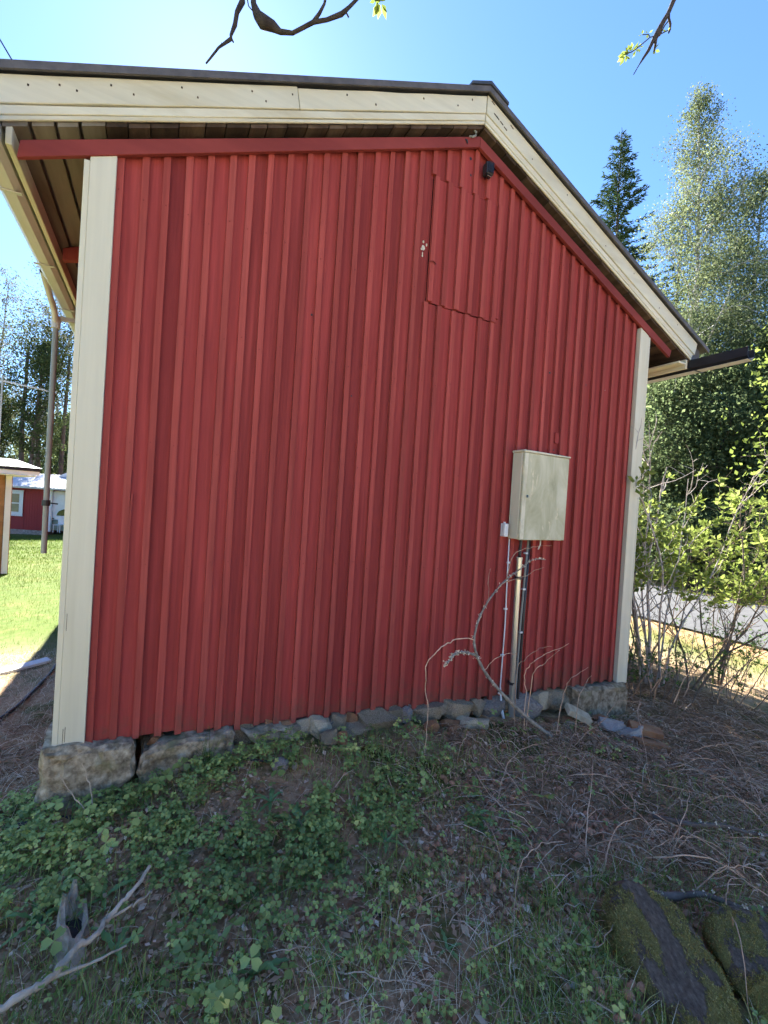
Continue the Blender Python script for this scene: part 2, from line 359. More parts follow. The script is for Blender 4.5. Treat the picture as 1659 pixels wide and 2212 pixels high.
def from_np(name, V, F, mat, parent=None, rnd=None, smooth=False, attrs=None):
    """V (n,3), F (m,k) int"""
    V = np.asarray(V, dtype=np.float32); F = np.asarray(F, dtype=np.int32)
    me = bpy.data.meshes.new(name)
    me.vertices.add(len(V)); me.vertices.foreach_set('co', V.ravel())
    k = F.shape[1]
    me.loops.add(F.size); me.loops.foreach_set('vertex_index', F.ravel())
    me.polygons.add(len(F))
    me.polygons.foreach_set('loop_start', np.arange(0, F.size, k, dtype=np.int32))
    try: me.polygons.foreach_set('loop_total', np.full(len(F), k, dtype=np.int32))
    except Exception: pass
    if smooth: me.polygons.foreach_set('use_smooth', np.ones(len(F), dtype=bool))
    me.update(calc_edges=True)
    for nm, arr in (attrs or {}).items():
        a = me.attributes.new(nm, 'FLOAT', 'POINT'); a.data.foreach_set('value', np.asarray(arr, dtype=np.float32))
    if rnd is not None:
        a = me.attributes.new('rnd', 'FLOAT', 'POINT'); a.data.foreach_set('value', np.asarray(rnd, dtype=np.float32))
    me.materials.append(mat)
    return link(bpy.data.objects.new(name, me), parent)

class MB:
    """collects shapes that become ONE mesh object"""
    def __init__(s): s.v = []; s.f = []
    def add(s, V, F):
        b = len(s.v); s.v += [tuple(p) for p in V]; s.f += [tuple(i + b for i in f) for f in F]; return s
    def box(s, x0, x1, y0, y1, z0, z1):
        V = [(x, y, z) for x in (x0, x1) for y in (y0, y1) for z in (z0, z1)]
        return s.add(V, [(0, 1, 3, 2), (4, 6, 7, 5), (0, 4, 5, 1), (2, 3, 7, 6), (0, 2, 6, 4), (1, 5, 7, 3)])
    def prism(s, poly, y0, y1):
        """polygon in (x,z), extruded along y"""
        n = len(poly)
        V = [(x, y0, z) for x, z in poly] + [(x, y1, z) for x, z in poly]
        F = [tuple(range(n)), tuple(range(2 * n - 1, n - 1, -1))]
        F += [(i, (i + n), (i + 1) % n + n, (i + 1) % n) for i in range(n)]
        return s.add(V, F)
    def prism_y(s, poly, y0, y1): return s.prism(poly, y0, y1)
    def beam(s, p0, p1, a, b, n=1, jit=0.0):
        """box from p0 to p1, half-extent vectors a and b, n segments with jitter"""
        p0, p1, a, b = Vector(p0), Vector(p1), Vector(a), Vector(b)
        V = []; F = []
        for i in range(n + 1):
            c = p0.lerp(p1, i / n)
            j1 = a.normalized() * random.uniform(-jit, jit); j2 = b.normalized() * random.uniform(-jit, jit)
            for sa, sb in ((-1, -1), (1, -1), (1, 1), (-1, 1)):
                V.append(c + a * sa + b * sb + j1 + j2)
        for i in range(n):
            o = 4 * i
            for k in range(4):
                F.append((o + k, o + (k + 1) % 4, o + 4 + (k + 1) % 4, o + 4 + k))
        F.append((3, 2, 1, 0)); o = 4 * n; F.append((o, o + 1, o + 2, o + 3))
        return s.add(V, F)
    def tube(s, pts, rad, n=8, cap=True):
        V, F = tube_np(pts, rad, n)
        s.add(V.tolist(), F.tolist())
        if cap:
            m = len(s.v); L = len(pts)
            s.f.append(tuple(m - L * n + i for i in range(n))[::-1]); s.f.append(tuple(m - n + i for i in range(n)))
        return s
    def build(s, name, mat, parent=None, smooth=False, bevel=0.0, seg=1):
        me = bpy.data.meshes.new(name)
        me.from_pydata(s.v, [], s.f)
        bm = bmesh.new(); bm.from_mesh(me)
        bmesh.ops.recalc_face_normals(bm, faces=bm.faces)
        if bevel:
            bmesh.ops.bevel(bm, geom=[e for e in bm.edges if len(e.link_faces) == 2 and e.calc_face_angle(0) > 0.5],
                            offset=bevel, segments=seg, affect='EDGES', profile=0.5)
        bm.to_mesh(me); bm.free()
        if smooth:
            me.polygons.foreach_set('use_smooth', np.ones(len(me.polygons), dtype=bool))
        me.update()
        me.materials.append(MAT[mat] if isinstance(mat, str) else mat)
        return link(bpy.data.objects.new(name, me), parent)

def tube_np(pts, rad, n=6):
    P = np.asarray(pts, dtype=float); L = len(P)
    R = np.broadcast_to(np.asarray(rad, dtype=float), (L,)) if np.ndim(rad) else np.full(L, rad)
    T = np.gradient(P, axis=0); T /= (np.linalg.norm(T, axis=1, keepdims=True) + 1e-9)
    ref = np.array([0.31, 0.17, 0.93]) if abs(T[0] @ np.array([0.31, 0.17, 0.93])) < 0.9 else np.array([1.0, 0.1, 0])
    A = np.cross(T, ref); A /= (np.linalg.norm(A, axis=1, keepdims=True) + 1e-9)
    B = np.cross(T, A)
    th = np.arange(n) * 2 * np.pi / n
    V = (P[:, None, :] + R[:, None, None] * (np.cos(th)[None, :, None] * A[:, None, :] + np.sin(th)[None, :, None] * B[:, None, :])).reshape(-1, 3)
    i = np.arange(L - 1)[:, None] * n; j = np.arange(n)[None, :]; k = (j + 1) % n
    F = np.stack([i + j, i + k, i + n + k, i + n + j], -1).reshape(-1, 4)
    return V, F

class NPM:
    """numpy mesh collector (quads only)"""
    def __init__(s): s.V = []; s.F = []; s.R = []; s.n = 0
    def add(s, V, F, r=None):
        s.V.append(V); s.F.append(F + s.n); s.n += len(V)
        s.R.append(np.full(len(V), r if r is not None else rng.rand()) if np.ndim(r) == 0 else np.asarray(r))
    def tube(s, pts, rad, n=5, r=None):
        V, F = tube_np(pts, rad, n); s.add(V, F, r)
    def build(s, name, mat, parent=None, smooth=True):
        return from_np(name, np.concatenate(s.V), np.concatenate(s.F), MAT[mat], parent, np.concatenate(s.R), smooth)

def unit(v): return v / (np.linalg.norm(v, axis=-1, keepdims=True) + 1e-9)

def leaf_cards(P, size, aspect=0.6, droop=None, fold=0.15, rs=rng):
    """diamond quads at P (n,3); size (n,), droop: preferred axis direction"""
    n = len(P)
    A = unit(rs.normal(size=(n, 3)) + (0 if droop is None else np.asarray(droop)))
    B = unit(np.cross(A, rs.normal(size=(n, 3))))
    Nn = np.cross(A, B)
    s = np.asarray(size).reshape(-1, 1) * np.ones((n, 1))
    V = np.stack([P - A * s * .5, P + B * s * .5 * aspect + Nn * s * fold, P + A * s * .5, P - B * s * .5 * aspect + Nn * s * fold], 1).reshape(-1, 3)
    F = np.arange(4 * n, dtype=np.int32).reshape(-1, 4)
    return V, F

# numpy value noise
_perm = np.random.RandomState(3).rand(256, 256)
def vnoise(x, y):
    xi = np.floor(x).astype(int); yi = np.floor(y).astype(int); fx = x - xi; fy = y - yi
    fx = fx * fx * (3 - 2 * fx); fy = fy * fy * (3 - 2 * fy)
    g = lambda a, b: _perm[a % 256, b % 256]
    return (g(xi, yi) * (1 - fx) + g(xi + 1, yi) * fx) * (1 - fy) + (g(xi, yi + 1) * (1 - fx) + g(xi + 1, yi + 1) * fx) * fy
def fbm(x, y, o=4):
    s = 0; a = 1; t = 0
    for i in range(o):
        s = s + a * vnoise(x * 2 ** i + 13 * i, y * 2 ** i + 7 * i); t += a; a *= .5
    return s / t
def sstep(a, b, x):
    t = np.clip((x - a) / (b - a), 0, 1); return t * t * (3 - 2 * t)

# ------------------------------------------------------------------ terrain
ZWX = [-40, -6, -3, -.6, -.05, .4, .93, 1.2, 1.6, 2.1, 2.6, 3.1, 3.6, 4.3, 5.5, 7, 9.5, 17, 30, 60]
ZWZ = [-1.2, -.7, -.55, -.40, -.31, -.26, -.16, -.14, -.19, -.19, -.24, -.29, -.36, -.46, -.5, -.6, -.8, -.8, -.7, -.6]
ZFX = [-40, -6, -3, 0, 1, 2, 3, 4.5, 6, 9.5, 17, 30, 60]
ZFZ = [-1.0, -.6, -.5, -.36, -.31, -.31, -.35, -.45, -.55, -.8, -.8, -.7, -.6]
def gz(x, y, fine=True):
    x = np.asarray(x, float); y = np.asarray(y, float)
    zw = np.interp(x, ZWX, ZWZ); zf = np.interp(x, ZFX, ZFZ)
    t = sstep(-.15, -1.1, y)
    z = zw * (1 - t) + zf * t
    zl = np.interp(y, [0, 3, 11, 26, 60], [0, -.12, -.42, -.82, -.9])
    left = 1 - sstep(0, 5, x)
    z = z + zl * left * (y > 0)
    z = z + 3.6 * sstep(-6.0, -15.0, y) * (1 - sstep(4.0, 9.0, x)) * sstep(-16, -11, x)      # unseen grassy bank, added to bounce warm fill onto wall and ground
    d = np.hypot(x, y)
    z = z + (fbm(x * .8 + 5, y * .8, 3) - .5) * .10 * sstep(.3, 1.5, np.abs(y + .1) + np.maximum(0, -x) * .3) * (1 - sstep(9, 10, x) * (1 - sstep(16.5, 18, x)))
    if fine:
        z = z + (fbm(x * 7, y * 7, 4) - .5) * .045 * (1 - sstep(8, 12, d))
    road = sstep(9.9, 10.3, x + .28 * (y - 2)*0 ) * (1 - sstep(16.4, 16.9, x))
    return z - .03 * road
def gzs(x, y): return float(gz(np.array([x]), np.array([y]))[0])

def axis(lo, hi, step, far, k=1.25):
    a = list(np.arange(lo, hi + 1e-6, step)); s = step; v = hi
    while v < far: s *= k; v += s; a.append(v)
    s = step; v = lo; b = []
    while v > -far: s *= k; v -= s; b.append(v)
    return np.array(b[::-1] + a)
gx = axis(-1.6, 6.5, .035, 900, 1.16); gy = axis(-2.8, 2.2, .035, 900, 1.16)
GX, GY = np.meshgrid(gx, gy, indexing='ij')
GZ = gz(GX, GY)
nx, ny = GX.shape
idx = np.arange(nx * ny).reshape(nx, ny)
GF = np.stack([idx[:-1, :-1], idx[1:, :-1], idx[1:, 1:], idx[:-1, 1:]], -1).reshape(-1, 4)
lawn = np.maximum(sstep(2.2, 4.2, GY) * (1 - sstep(-.2, .6, GX)), sstep(-1.2, -2.2, GX))
lawn = np.maximum(lawn, sstep(17, 18, GX)); lawn = np.maximum(lawn, sstep(-60, -80, GY))
lawn = np.maximum(lawn, .75 * sstep(7.5, 8.5, GX) * (1 - sstep(9.2, 9.9, GX)))
dry = np.maximum(.4 * sstep(5.6, 6.6, GX) * (1 - sstep(8.0, 9.0, GX)) * sstep(-2, 0, GY), .85 * sstep(-4.2, -5.5, GY) * (1 - sstep(-40, -60, GY)))  # second term: pale unseen ground behind the camera, added to bounce light
dry = np.maximum(dry, .35 * sstep(1.2, 2.5, GY) * (1 - sstep(3.4, 4.6, GY)) * (1 - sstep(-.3, .3, GX)))
ground = from_np('ground', np.stack([GX, GY, GZ], -1).reshape(-1, 3), GF, MAT['ground'], smooth=True,
                 attrs={'lawn': lawn.ravel(), 'dry': dry.ravel()})
tag(ground, 'sloping soil ground with moss and litter around the shed', kind='structure')

# road east of the shed
ry = np.linspace(-70, 90, 161)
rx0 = 10.55 + .0025 * (ry - 3) ** 2 * .2; rx1 = 16.2 + .0025 * (ry - 3) ** 2 * .2
RX = np.stack([rx0 + (rx1 - rx0) * t for t in np.linspace(0, 1, 9)], 1); RY = np.repeat(ry[:, None], 9, 1)
RZ = np.maximum(gz(RX, RY, False), gz(RX, RY)) + .05 + .04 * (1 - (np.linspace(-1, 1, 9) ** 2))[None, :]
ri = np.arange(RX.size).reshape(RX.shape)
RF = np.stack([ri[:-1, :-1], ri[:-1, 1:], ri[1:, 1:], ri[1:, :-1]], -1).reshape(-1, 4)
road = from_np('road', np.stack([RX, RY, RZ], -1).reshape(-1, 3), RF, MAT['asphalt'], smooth=True)
tag(road, 'narrow grey asphalt road beyond the shrubs', kind='structure')

# ------------------------------------------------------------------ the shed
WW, RIDGE, SLOPE, ZR = 4.6, 2.434, 0.429, 4.097
LEN = 9.2
def zv(x): return ZR - SLOPE * abs(x - RIDGE)                # lower edge of the red verge board
def zb(x): return float(np.interp(x, [0, .15, .95, 1.685, 2.66, 4.43, 4.6], [0.008, .003, -.042, -.077, -.12, -.160, -.178]))
house = tag(empty('wooden_outbuilding', (0, 0, 0)), 'red board-and-batten outbuilding with cream trim standing on rough stones', 'outbuilding')

bx = [.155, .268, .373, .486, .594, .713, .813, .926, 1.044, 1.166, 1.276, 1.394, 1.505, 1.625, 1.738, 1.854, 1.968, 2.082, 2.201, 2.321, 2.445,
      2.567, 2.692, 2.803, 2.921, 3.040, 3.162, 3.282, 3.404, 3.525, 3.637, 3.756, 3.878, 4.005, 4.133, 4.262, 4.387]
wall = MB().prism([(0.01, .02), (WW - .01, -.15), (WW - .01, zv(WW) + .08), (RIDGE, ZR + .08), (0.01, zv(0) + .08)], .024, .06).build('gable_wall', 'red_dark', house)
def top_poly(x0, x1, z0, z1f, add=0.0):
    """board outline between x0 and x1 whose top follows the roof"""
    p = [(x0, z0 + random.uniform(-.004, .004)), (x1, z0 + random.uniform(-.004, .004)), (x1, z1f(x1) + add)]
    if x0 < RIDGE < x1: p.append((RIDGE, z1f(RIDGE) + add))
    p.append((x0, z1f(x0) + add))
    return p
HX0, HX1, HZ0, HZ1 = 2.092, 2.700, 2.872, 3.770
edges = [0.02] + bx + [WW - .02]
for i in range(len(edges) - 1):
    x0, x1 = edges[i] + .002, edges[i + 1] - .002
    y0 = random.uniform(-.002, .002)
    xm = .5 * (x0 + x1)
    if HX0 < xm < HX1:
        MB().prism([(x0, zb(xm)), (x1, zb(xm)), (x1, HZ0 - .006), (x0, HZ0 - .006)], y0, .022).build('wall_board', 'red', wall)
        MB().prism(top_poly(x0, x1, HZ1 + .006, zv, .06), y0, .022).build('wall_board', 'red', wall)
    else:
        MB().prism(top_poly(x0, x1, zb(xm) + random.uniform(-.006, .006), zv, .06), y0, .022).build('wall_board', 'red', wall)

def batten(x, z0, z1, w, parent, name='batten', yo=0.0, th=.025, tilt=0.0):
    n = max(3, int((z1 - z0) / .35))
    b = MB().beam((x - tilt, yo - th / 2, z0), (x + tilt, yo - th / 2, z1), (w / 2, 0, 0), (0, th / 2, 0), n, .0011)
    return b.build(name, 'red_batten', parent)
for i, x in enumerate(bx):
    w = random.uniform(.033, .038)
    z0 = zb(x) - random.uniform(0.0, .018)
    z1 = min(zv(x - w / 2), zv(x + w / 2)) + .012
    t = random.uniform(-.003, .003)
    if 2.07 < x < 2.70:
        batten(x - .006, z0, HZ0 - .012 + random.uniform(-.004, .004), w, wall, tilt=t)
        batten(x - .004, HZ1 + random.uniform(0, .012), z1, w, wall)
    else:
        batten(x, z0, z1, w, wall, tilt=t)
nm = MB()
for x in bx:
    for z in (.25, .95, 1.62, 2.3, 2.95, 3.5):
        if z < zv(x) - .08 and not (HX0 - .05 < x < HX1 + .05 and z > 2.8):
            xx = x + random.uniform(-.006, .006); zz = z + random.uniform(-.03, .03)
            nm.prism([(xx - .0028, zz - .0028), (xx + .0028, zz - .0028), (xx + .0028, zz + .0028), (xx - .0028, zz + .0028)], -.0275, -.0245)
tag(nm.build('nail_rows', 'red_beam_shaded', wall), kind='stuff')
# loose split along the second batten
MB().beam((.284, -.012, .62), (.290, -.012, 1.35), (.004, 0, 0), (0, .010, 0), 4, .002).build('split_lath', 'red_batten', wall)
# attic hatch cut into the cladding
hatch = MB().prism([(HX0 + .012, HZ0 + .01), (HX1 - .005, HZ0 + .01), (HX1 - .005, HZ1 - .01), (HX0 + .012, HZ1 - .01)], .010, .020).build('attic_hatch', 'red_dark', house)
hbx = [2.100, 2.216, 2.333, 2.452, 2.575, 2.688]
for i in range(5):
    MB().prism([(hbx[i] + .002, HZ0 + random.uniform(-.004, .006)), (hbx[i + 1] - .002, HZ0 + random.uniform(-.004, .006)), (hbx[i + 1] - .002, HZ1), (hbx[i] + .002, HZ1)], -.006, .008).build('hatch_board', 'red', hatch)
for x in hbx:
    batten(x, HZ0 - .004 + random.uniform(-.006, .006), HZ1 - .004, random.uniform(.036, .042), hatch, 'hatch_batten', yo=-.008, tilt=random.uniform(-.003, .003))
MB().beam((HX1 + .028, -.012, HZ0 + .03), (HX1 + .030, -.012, 3.36), (.014, 0, 0), (0, .008, 0), 3, .001).build('hinge_strip', 'red', hatch)
MB().tube([(2.075, -.03, 3.15), (2.10, -.045, 3.152), (2.125, -.035, 3.146), (2.118, -.03, 3.14)], .005, 6).build('hook_latch', 'red_beam_shaded', hatch)
# flaked paint and knot holes
for (x, z, a, b) in ((2.034, 3.245, .013, .022), (2.020, 3.236, .009, .010), (2.060, 3.275, .006, .013), (2.032, 3.29, .008, .010), (2.030, 3.19, .006, .011), (2.03, 3.205, .004, .012)):
    n = 9
    MB().prism([(x + a * math.cos(6.283 * k / n) * random.uniform(.7, 1.15), z + b * math.sin(6.283 * k / n) * random.uniform(.7, 1.15)) for k in range(n)], -.0035, .004).build('paint_chip', 'cream', wall)
for (x, z, r) in ((2.395, 4.03, .013), (2.405, 3.91, .010), (1.242, 2.57, .008), (3.353, 2.60, .010), (3.80, 2.575, .011), (3.46, 1.95, .008), (3.47, 2.07, .012), (1.55, 2.1, .006)):
    MB().prism([(x + r * .8 * math.cos(6.283 * k / 8), z + r * math.sin(6.283 * k / 8)) for k in range(8)], -.0032, .004).build('knot_hole', 'black_plastic', wall)
for (x0, z0, x1, z1) in ((3.46, 2.01, 3.50, 2.10), (3.50, 2.02, 3.515, 2.07)):
    MB().box(x0, x1, -.012, 0, z0, z1).build('nailed_scrap', 'red', wall)

# side and rear walls
for x0, x1 in ((.012, .05), (WW - .05, WW - .012)):
    MB().box(x0, x1, .065, LEN, -.25, zv(0) + .06).build('side_wall', 'red', house)
MB().prism([(0.06, -.25), (WW - .06, -.25), (WW - .06, zv(WW)), (RIDGE, ZR + .05), (.06, zv(0))], LEN - .05, LEN - .01).build('rear_wall', 'red', house)
k = 0
yy = .25
while yy < LEN - .3:
    for x0, x1 in ((-.010, .012), (WW - .012, WW + .010)):
        MB().box(x0, x1, yy, yy + .04, -.2, zv(0) + .05).build('batten', 'red_batten', house)
    yy += .115 * 3

# corner boards: wide face board and the edge of the side board
def zc(x): return zv(x) - .002
MB().prism([(.021, zb(.02) - .012), (.138, zb(.14) - .006), (.137, zc(.137)), (.021, zc(.021))], -.046, -.001).build('corner_board', 'cream', house, bevel=.002)
MB().box(-.005, .0205, -.0455, .125, zb(0) - .022, zc(0) - .012).build('corner_board', 'cream', house, bevel=.002)
MB().prism([(4.455, zb(4.43) - .02), (4.577, zb(4.6) - .01), (4.577, zc(4.577)), (4.452, zc(4.452))], -.046, -.001).build('corner_board', 'cream', house, bevel=.002)
MB().box(4.5775, 4.602, -.0455, .125, zb(4.6) - .02, zc(4.6)).build('corner_board', 'cream', house, bevel=.002)
for x, z0, z1 in ((.040, .02, .105), (.049, .035, .115), (.030, .62, .71)):
    MB().box(x, x + .0018, -.0472, -.044, z0, z1).build('drying_crack', 'raw_wood', house)

# red verge boards under the eaves of the gable
VH = .078
MB().prism([(-.272, zv(-.272) - .004), (RIDGE - .001, ZR), (RIDGE - .001, ZR + VH), (-.262, zv(-.262) + VH)], -.056, -.0292).build('verge_board', 'red_beam_shaded', house, bevel=.002)
MB().prism([(RIDGE + .001, ZR), (4.905, zv(4.905)), (4.925, zv(4.925) + VH), (RIDGE + .001, ZR + VH)], -.056, -.0292).build('verge_board', 'red_beam_shaded', house, bevel=.002)
hk = MB().tube([(2.335, -.055, 4.135), (2.350, -.075, 4.125), (2.372, -.080, 4.14), (2.378, -.075, 4.17), (2.368, -.065, 4.185)], .007, 7).build('wire_hook', 'pipe_grey', house)
MB().tube([(2.30, -.05, 4.10), (2.31, -.062, 4.09), (2.318, -.06, 4.075)], .006, 6).build('wire_hook', 'black_plastic', house)

# roof boards, seen from below along the overhang (they run from front to back)
ZS = .118                                              # soffit above zv
ca, sa = math.cos(math.atan(SLOPE)), math.sin(math.atan(SLOPE))
def slope_pt(side, s):                                # s = run along slope measured in x from ridge
    x = RIDGE + side * s
    return x, ZR - SLOPE * s
for side, smax in ((-1, RIDGE + .34), (1, 5.20 - RIDGE)):
    s = .01
    while s < smax:
        w = random.uniform(.095, .135)
        e = min(s + w, smax)
        gap = .006
        x0, z0 = slope_pt(side, s); x1, z1 = slope_pt(side, e - gap)
        mid = RIDGE + side * (s + e) / 2
        dz = ZS + random.uniform(-.004, .006)
        eave = mid < .10 and side < 0
        if eave: x1, z1 = slope_pt(side, e - .016)
        poly = [(x0, z0 + dz), (x1, z1 + dz), (x1, z1 + dz + .022), (x0, z0 + dz + .022)]
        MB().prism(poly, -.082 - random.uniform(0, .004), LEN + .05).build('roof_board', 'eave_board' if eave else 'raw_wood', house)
        s = e
# roof: felt deck, sheets, ridge cap, dark verge flashing
ZT = .1415 + .205                                      # top of barge boards above zv
roof = MB()
for side, smax in ((-1, RIDGE + .40), (1, 5.36 - RIDGE)):
    x0, z0 = slope_pt(side, 0); x1, z1 = slope_pt(side, smax)
    roof.prism([(x0, z0 + .150), (x1, z1 + .150), (x1, z1 + ZT - .006), (x0, z0 + ZT - .006)], -.08, LEN + .06)
roof = roof.build('roof', 'roof', house)
for side, smax in ((-1, RIDGE + .47), (1, 5.42 - RIDGE)):
    x0, z0 = slope_pt(side, .0); x1, z1 = slope_pt(side, smax)
    yy = -.135
    while yy < LEN:
        y2 = min(yy + 1.0, LEN + .1)
        MB().prism([(x0, z0 + ZT + .012), (x1, z1 + ZT + .012), (x1, z1 + ZT + .030), (x0, z0 + ZT + .030)], yy, y2 - .003).build('roof_sheet', 'roof_sheet', roof)
        yy = y2
    MB().prism([(x0, z0 + ZT + .001), (x1, z1 + ZT + .001), (x1, z1 + ZT + .040), (x0, z0 + ZT + .040)], -.142, -.128).build('verge_flashing', 'roof', roof)
    xr, zr = slope_pt(side, .17)
    MB().prism([(RIDGE, ZR + ZT + .046), (xr, zr + ZT + .046), (xr, zr + ZT + .066), (RIDGE, ZR + ZT + .070)], -.150, LEN + .1).build('ridge_cap', 'roof_sheet', roof)
# barge boards in cream: upper board in front, moulding below
ZL0 = .1415
def rake(x0, x1, lo, hi, y0, y1, name, m='cream_x', plumb0=0.0, plumb1=0.0, bev=.003):
    n = 7
    xs = np.linspace(x0, x1, n)
    bot = [(x, zv(x) + lo + (random.uniform(-.002, .002) if 0 < i < n - 1 else 0)) for i, x in enumerate(xs)]
    topp = [(x, zv(x) + hi + (random.uniform(-.004, .003) if 0 < i < n - 1 else 0)) for i, x in enumerate(xs)][::-1]
    bot[0] = (x0 + plumb0, zv(x0 + plumb0) + lo); bot[-1] = (x1 + plumb1, zv(x1 + plumb1) + lo)
    return MB().prism(bot + topp, y0, y1).build(name, m, house, bevel=bev)
rake(-.40, 1.036, ZL0 + .071, ZL0 + .205, -.112, -.090, 'barge_board', plumb1=.022)
rake(1.040, RIDGE - .003, ZL0 + .071, ZL0 + .196, -.110, -.090, 'barge_board', plumb0=.022)
rake(-.40, RIDGE - .003, ZL0 + .022, ZL0 + .068, -.1045, -.0885, 'barge_moulding')
rake(-.40, RIDGE - .003, ZL0 - .002, ZL0 + .021, -.100, -.0875, 'barge_moulding')
rake(-.36, RIDGE - .003, ZL0 + .003, ZL0 + .200, -.0865, -.0845, 'barge_backing')
rake(RIDGE + .003, 5.26, ZL0 + .071, ZL0 + .205, -.112, -.090, 'barge_board', plumb1=-.035)
rake(RIDGE + .003, 5.21, ZL0 + .022, ZL0 + .068, -.1045, -.0885, 'barge_moulding', plumb1=-.02)
rake(RIDGE + .003, 5.20, ZL0 - .002, ZL0 + .021, -.100, -.0875, 'barge_moulding', plumb1=-.02)
rake(RIDGE + .003, 5.20, ZL0 + .003, ZL0 + .200, -.0865, -.0845, 'barge_backing')
for x, o in ((-.23, .155), (-.11, .16), (-.04, .135), (.10, .168), (.20, .125), (.42, .17), (.50, .12), (.78, .165), (.86, .11), (1.01, .155), (1.35, .165), (1.55, .11), (1.9, .16), (2.18, .12), (2.3, .165), (2.9, .12), (3.3, .16), (3.8, .115), (4.2, .16), (4.6, .12), (4.9, .16)):
    MB().box(x - .004, x + .004, -.1135, -.108, zv(x) + ZL0 + o - .006, zv(x) + ZL0 + o + .004).build('nail_head', 'raw_wood', house)
for x in (2.47, 2.52, 2.56, 2.60, 2.50, 2.66):
    o = random.uniform(.10, .19)
    MB().prism([(x, zv(x) + ZL0 + o), (x + .03, zv(x + .03) + ZL0 + o - .004), (x + .034, zv(x + .034) + ZL0 + o + .004), (x + .004, zv(x) + ZL0 + o + .007)], -.1138, -.1085).build('peeled_patch', 'raw_wood', house)

# eaves: cream fascia boards, rafter tails, gutters
ze = zv(-.29)
MB().box(-.312, -.286, -.0835, LEN, ze + .035, ze + .165).build('eave_fascia', 'cream_y', house, bevel=.003)
MB().box(5.135, 5.160, -.0835, LEN, zv(5.15) + .030, zv(5.15) + .15).build('eave_fascia', 'cream_y', house, bevel=.003)
MB().box(5.02, 5.134, -.080, LEN, zv(5.08) + .040, zv(5.08) + .058).build('eave_soffit', 'cream_y', house)
for yy in np.arange(1.1, LEN, 1.15):
    for side, s0, s1 in ((-1, RIDGE + .012, RIDGE + .265), (1, WW - RIDGE + .012, 5.10 - RIDGE)):
        xa, za = slope_pt(side, s0); xb, zb_ = slope_pt(side, s1)
        MB().prism([(xa, za - .01), (xb, zb_ + .03), (xb, zb_ + .112), (xa, za + .112)], yy, yy + .05).build('rafter_tail', 'red_beam_shaded', house)
def gutter(xi, xo, zbot, ztop, y0, y1, m, lip=.008, th=.004, rx=.5):
    """open trapezoid trough with thin walls; xi = inner wall, xo = outer wall"""
    s = 1 if xo > xi else -1
    w = abs(xo - xi)
    pts = [(xi, ztop), (xi, zbot + .025), (xi + s * w * .25, zbot), (xi + s * w * .75, zbot), (xo, zbot + .03), (xo, ztop - .01), (xo + s * lip, ztop - .004)]
    inn = [(xi + s * th, ztop), (xi + s * th, zbot + .027), (xi + s * (w * .25 + th), zbot + th), (xi + s * (w * .75 - th), zbot + th), (xo - s * th, zbot + .032), (xo - s * th, ztop - .006), (xo + s * lip, ztop)]
    mb = MB()
    for i in range(len(pts) - 1):
        mb.prism([pts[i], pts[i + 1], inn[i + 1], inn[i]], y0, y1)
    return mb.build('gutter', m, house)
gl = gutter(-.330, -.445, 2.948, 3.045, -.42, 2.33, 'gutter_grey')
gl2 = gutter(-.330, -.443, 2.946, 3.043, 2.345, LEN, 'gutter_grey')
for y in (.3, 1.2, 2.1):
    MB().box(-.449, -.326, y, y + .022, 2.940, 2.9455).build('gutter_bracket', 'gutter_grey', gl)
gr = gutter(5.185, 5.305, 2.945, 3.055, -.60, LEN, 'gutter_black')
MB().box(5.180, 5.31, -.155, -.135, 2.937, 2.9425).build('gutter_bracket', 'gutter_black', gr)
MB().prism([(5.196, 2.943), (5.295, 2.943), (5.295, 2.9405), (5.196, 2.9405)], -.595, LEN).build('gutter_underside', 'gutter_grey', gr)
# downpipe hanging free of the ground
dp = MB().tube([(-.455, 2.10, 2.83), (-.455, 2.10, 1.6), (-.452, 2.105, .76)], .022, 12, False).build('downpipe', 'pipe_grey', house, smooth=True)
MB().tube([(-.452, 1.50, 3.01), (-.455, 1.62, 2.985), (-.457, 2.02, 2.885), (-.455, 2.10, 2.80)], [.022, .024, .024, .027], 10, False).build('pipe_elbow', 'gutter_grey', dp, smooth=True)
MB().tube([(-.455, 2.10, 2.86), (-.455, 2.10, 2.76)], .036, 12).build('pipe_collar', 'gutter_grey', dp, smooth=False)
MB().beam((-.47, 2.08, 2.845), (-.02, 2.30, 2.93), (0, .004, .020), (0, .012, 0), 1).build('pipe_bracket', 'gutter_grey', dp)
MB().tube([(-.454, 2.10, 1.235), (-.454, 2.10, 1.185)], .032, 12).build('pipe_clamp', 'black_plastic', dp)
MB().beam((-.42, 2.10, 1.21), (-.37, 2.12, 1.205), (0, .006, 0), (0, 0, .006), 1).build('clamp_spike', 'black_plastic', dp)

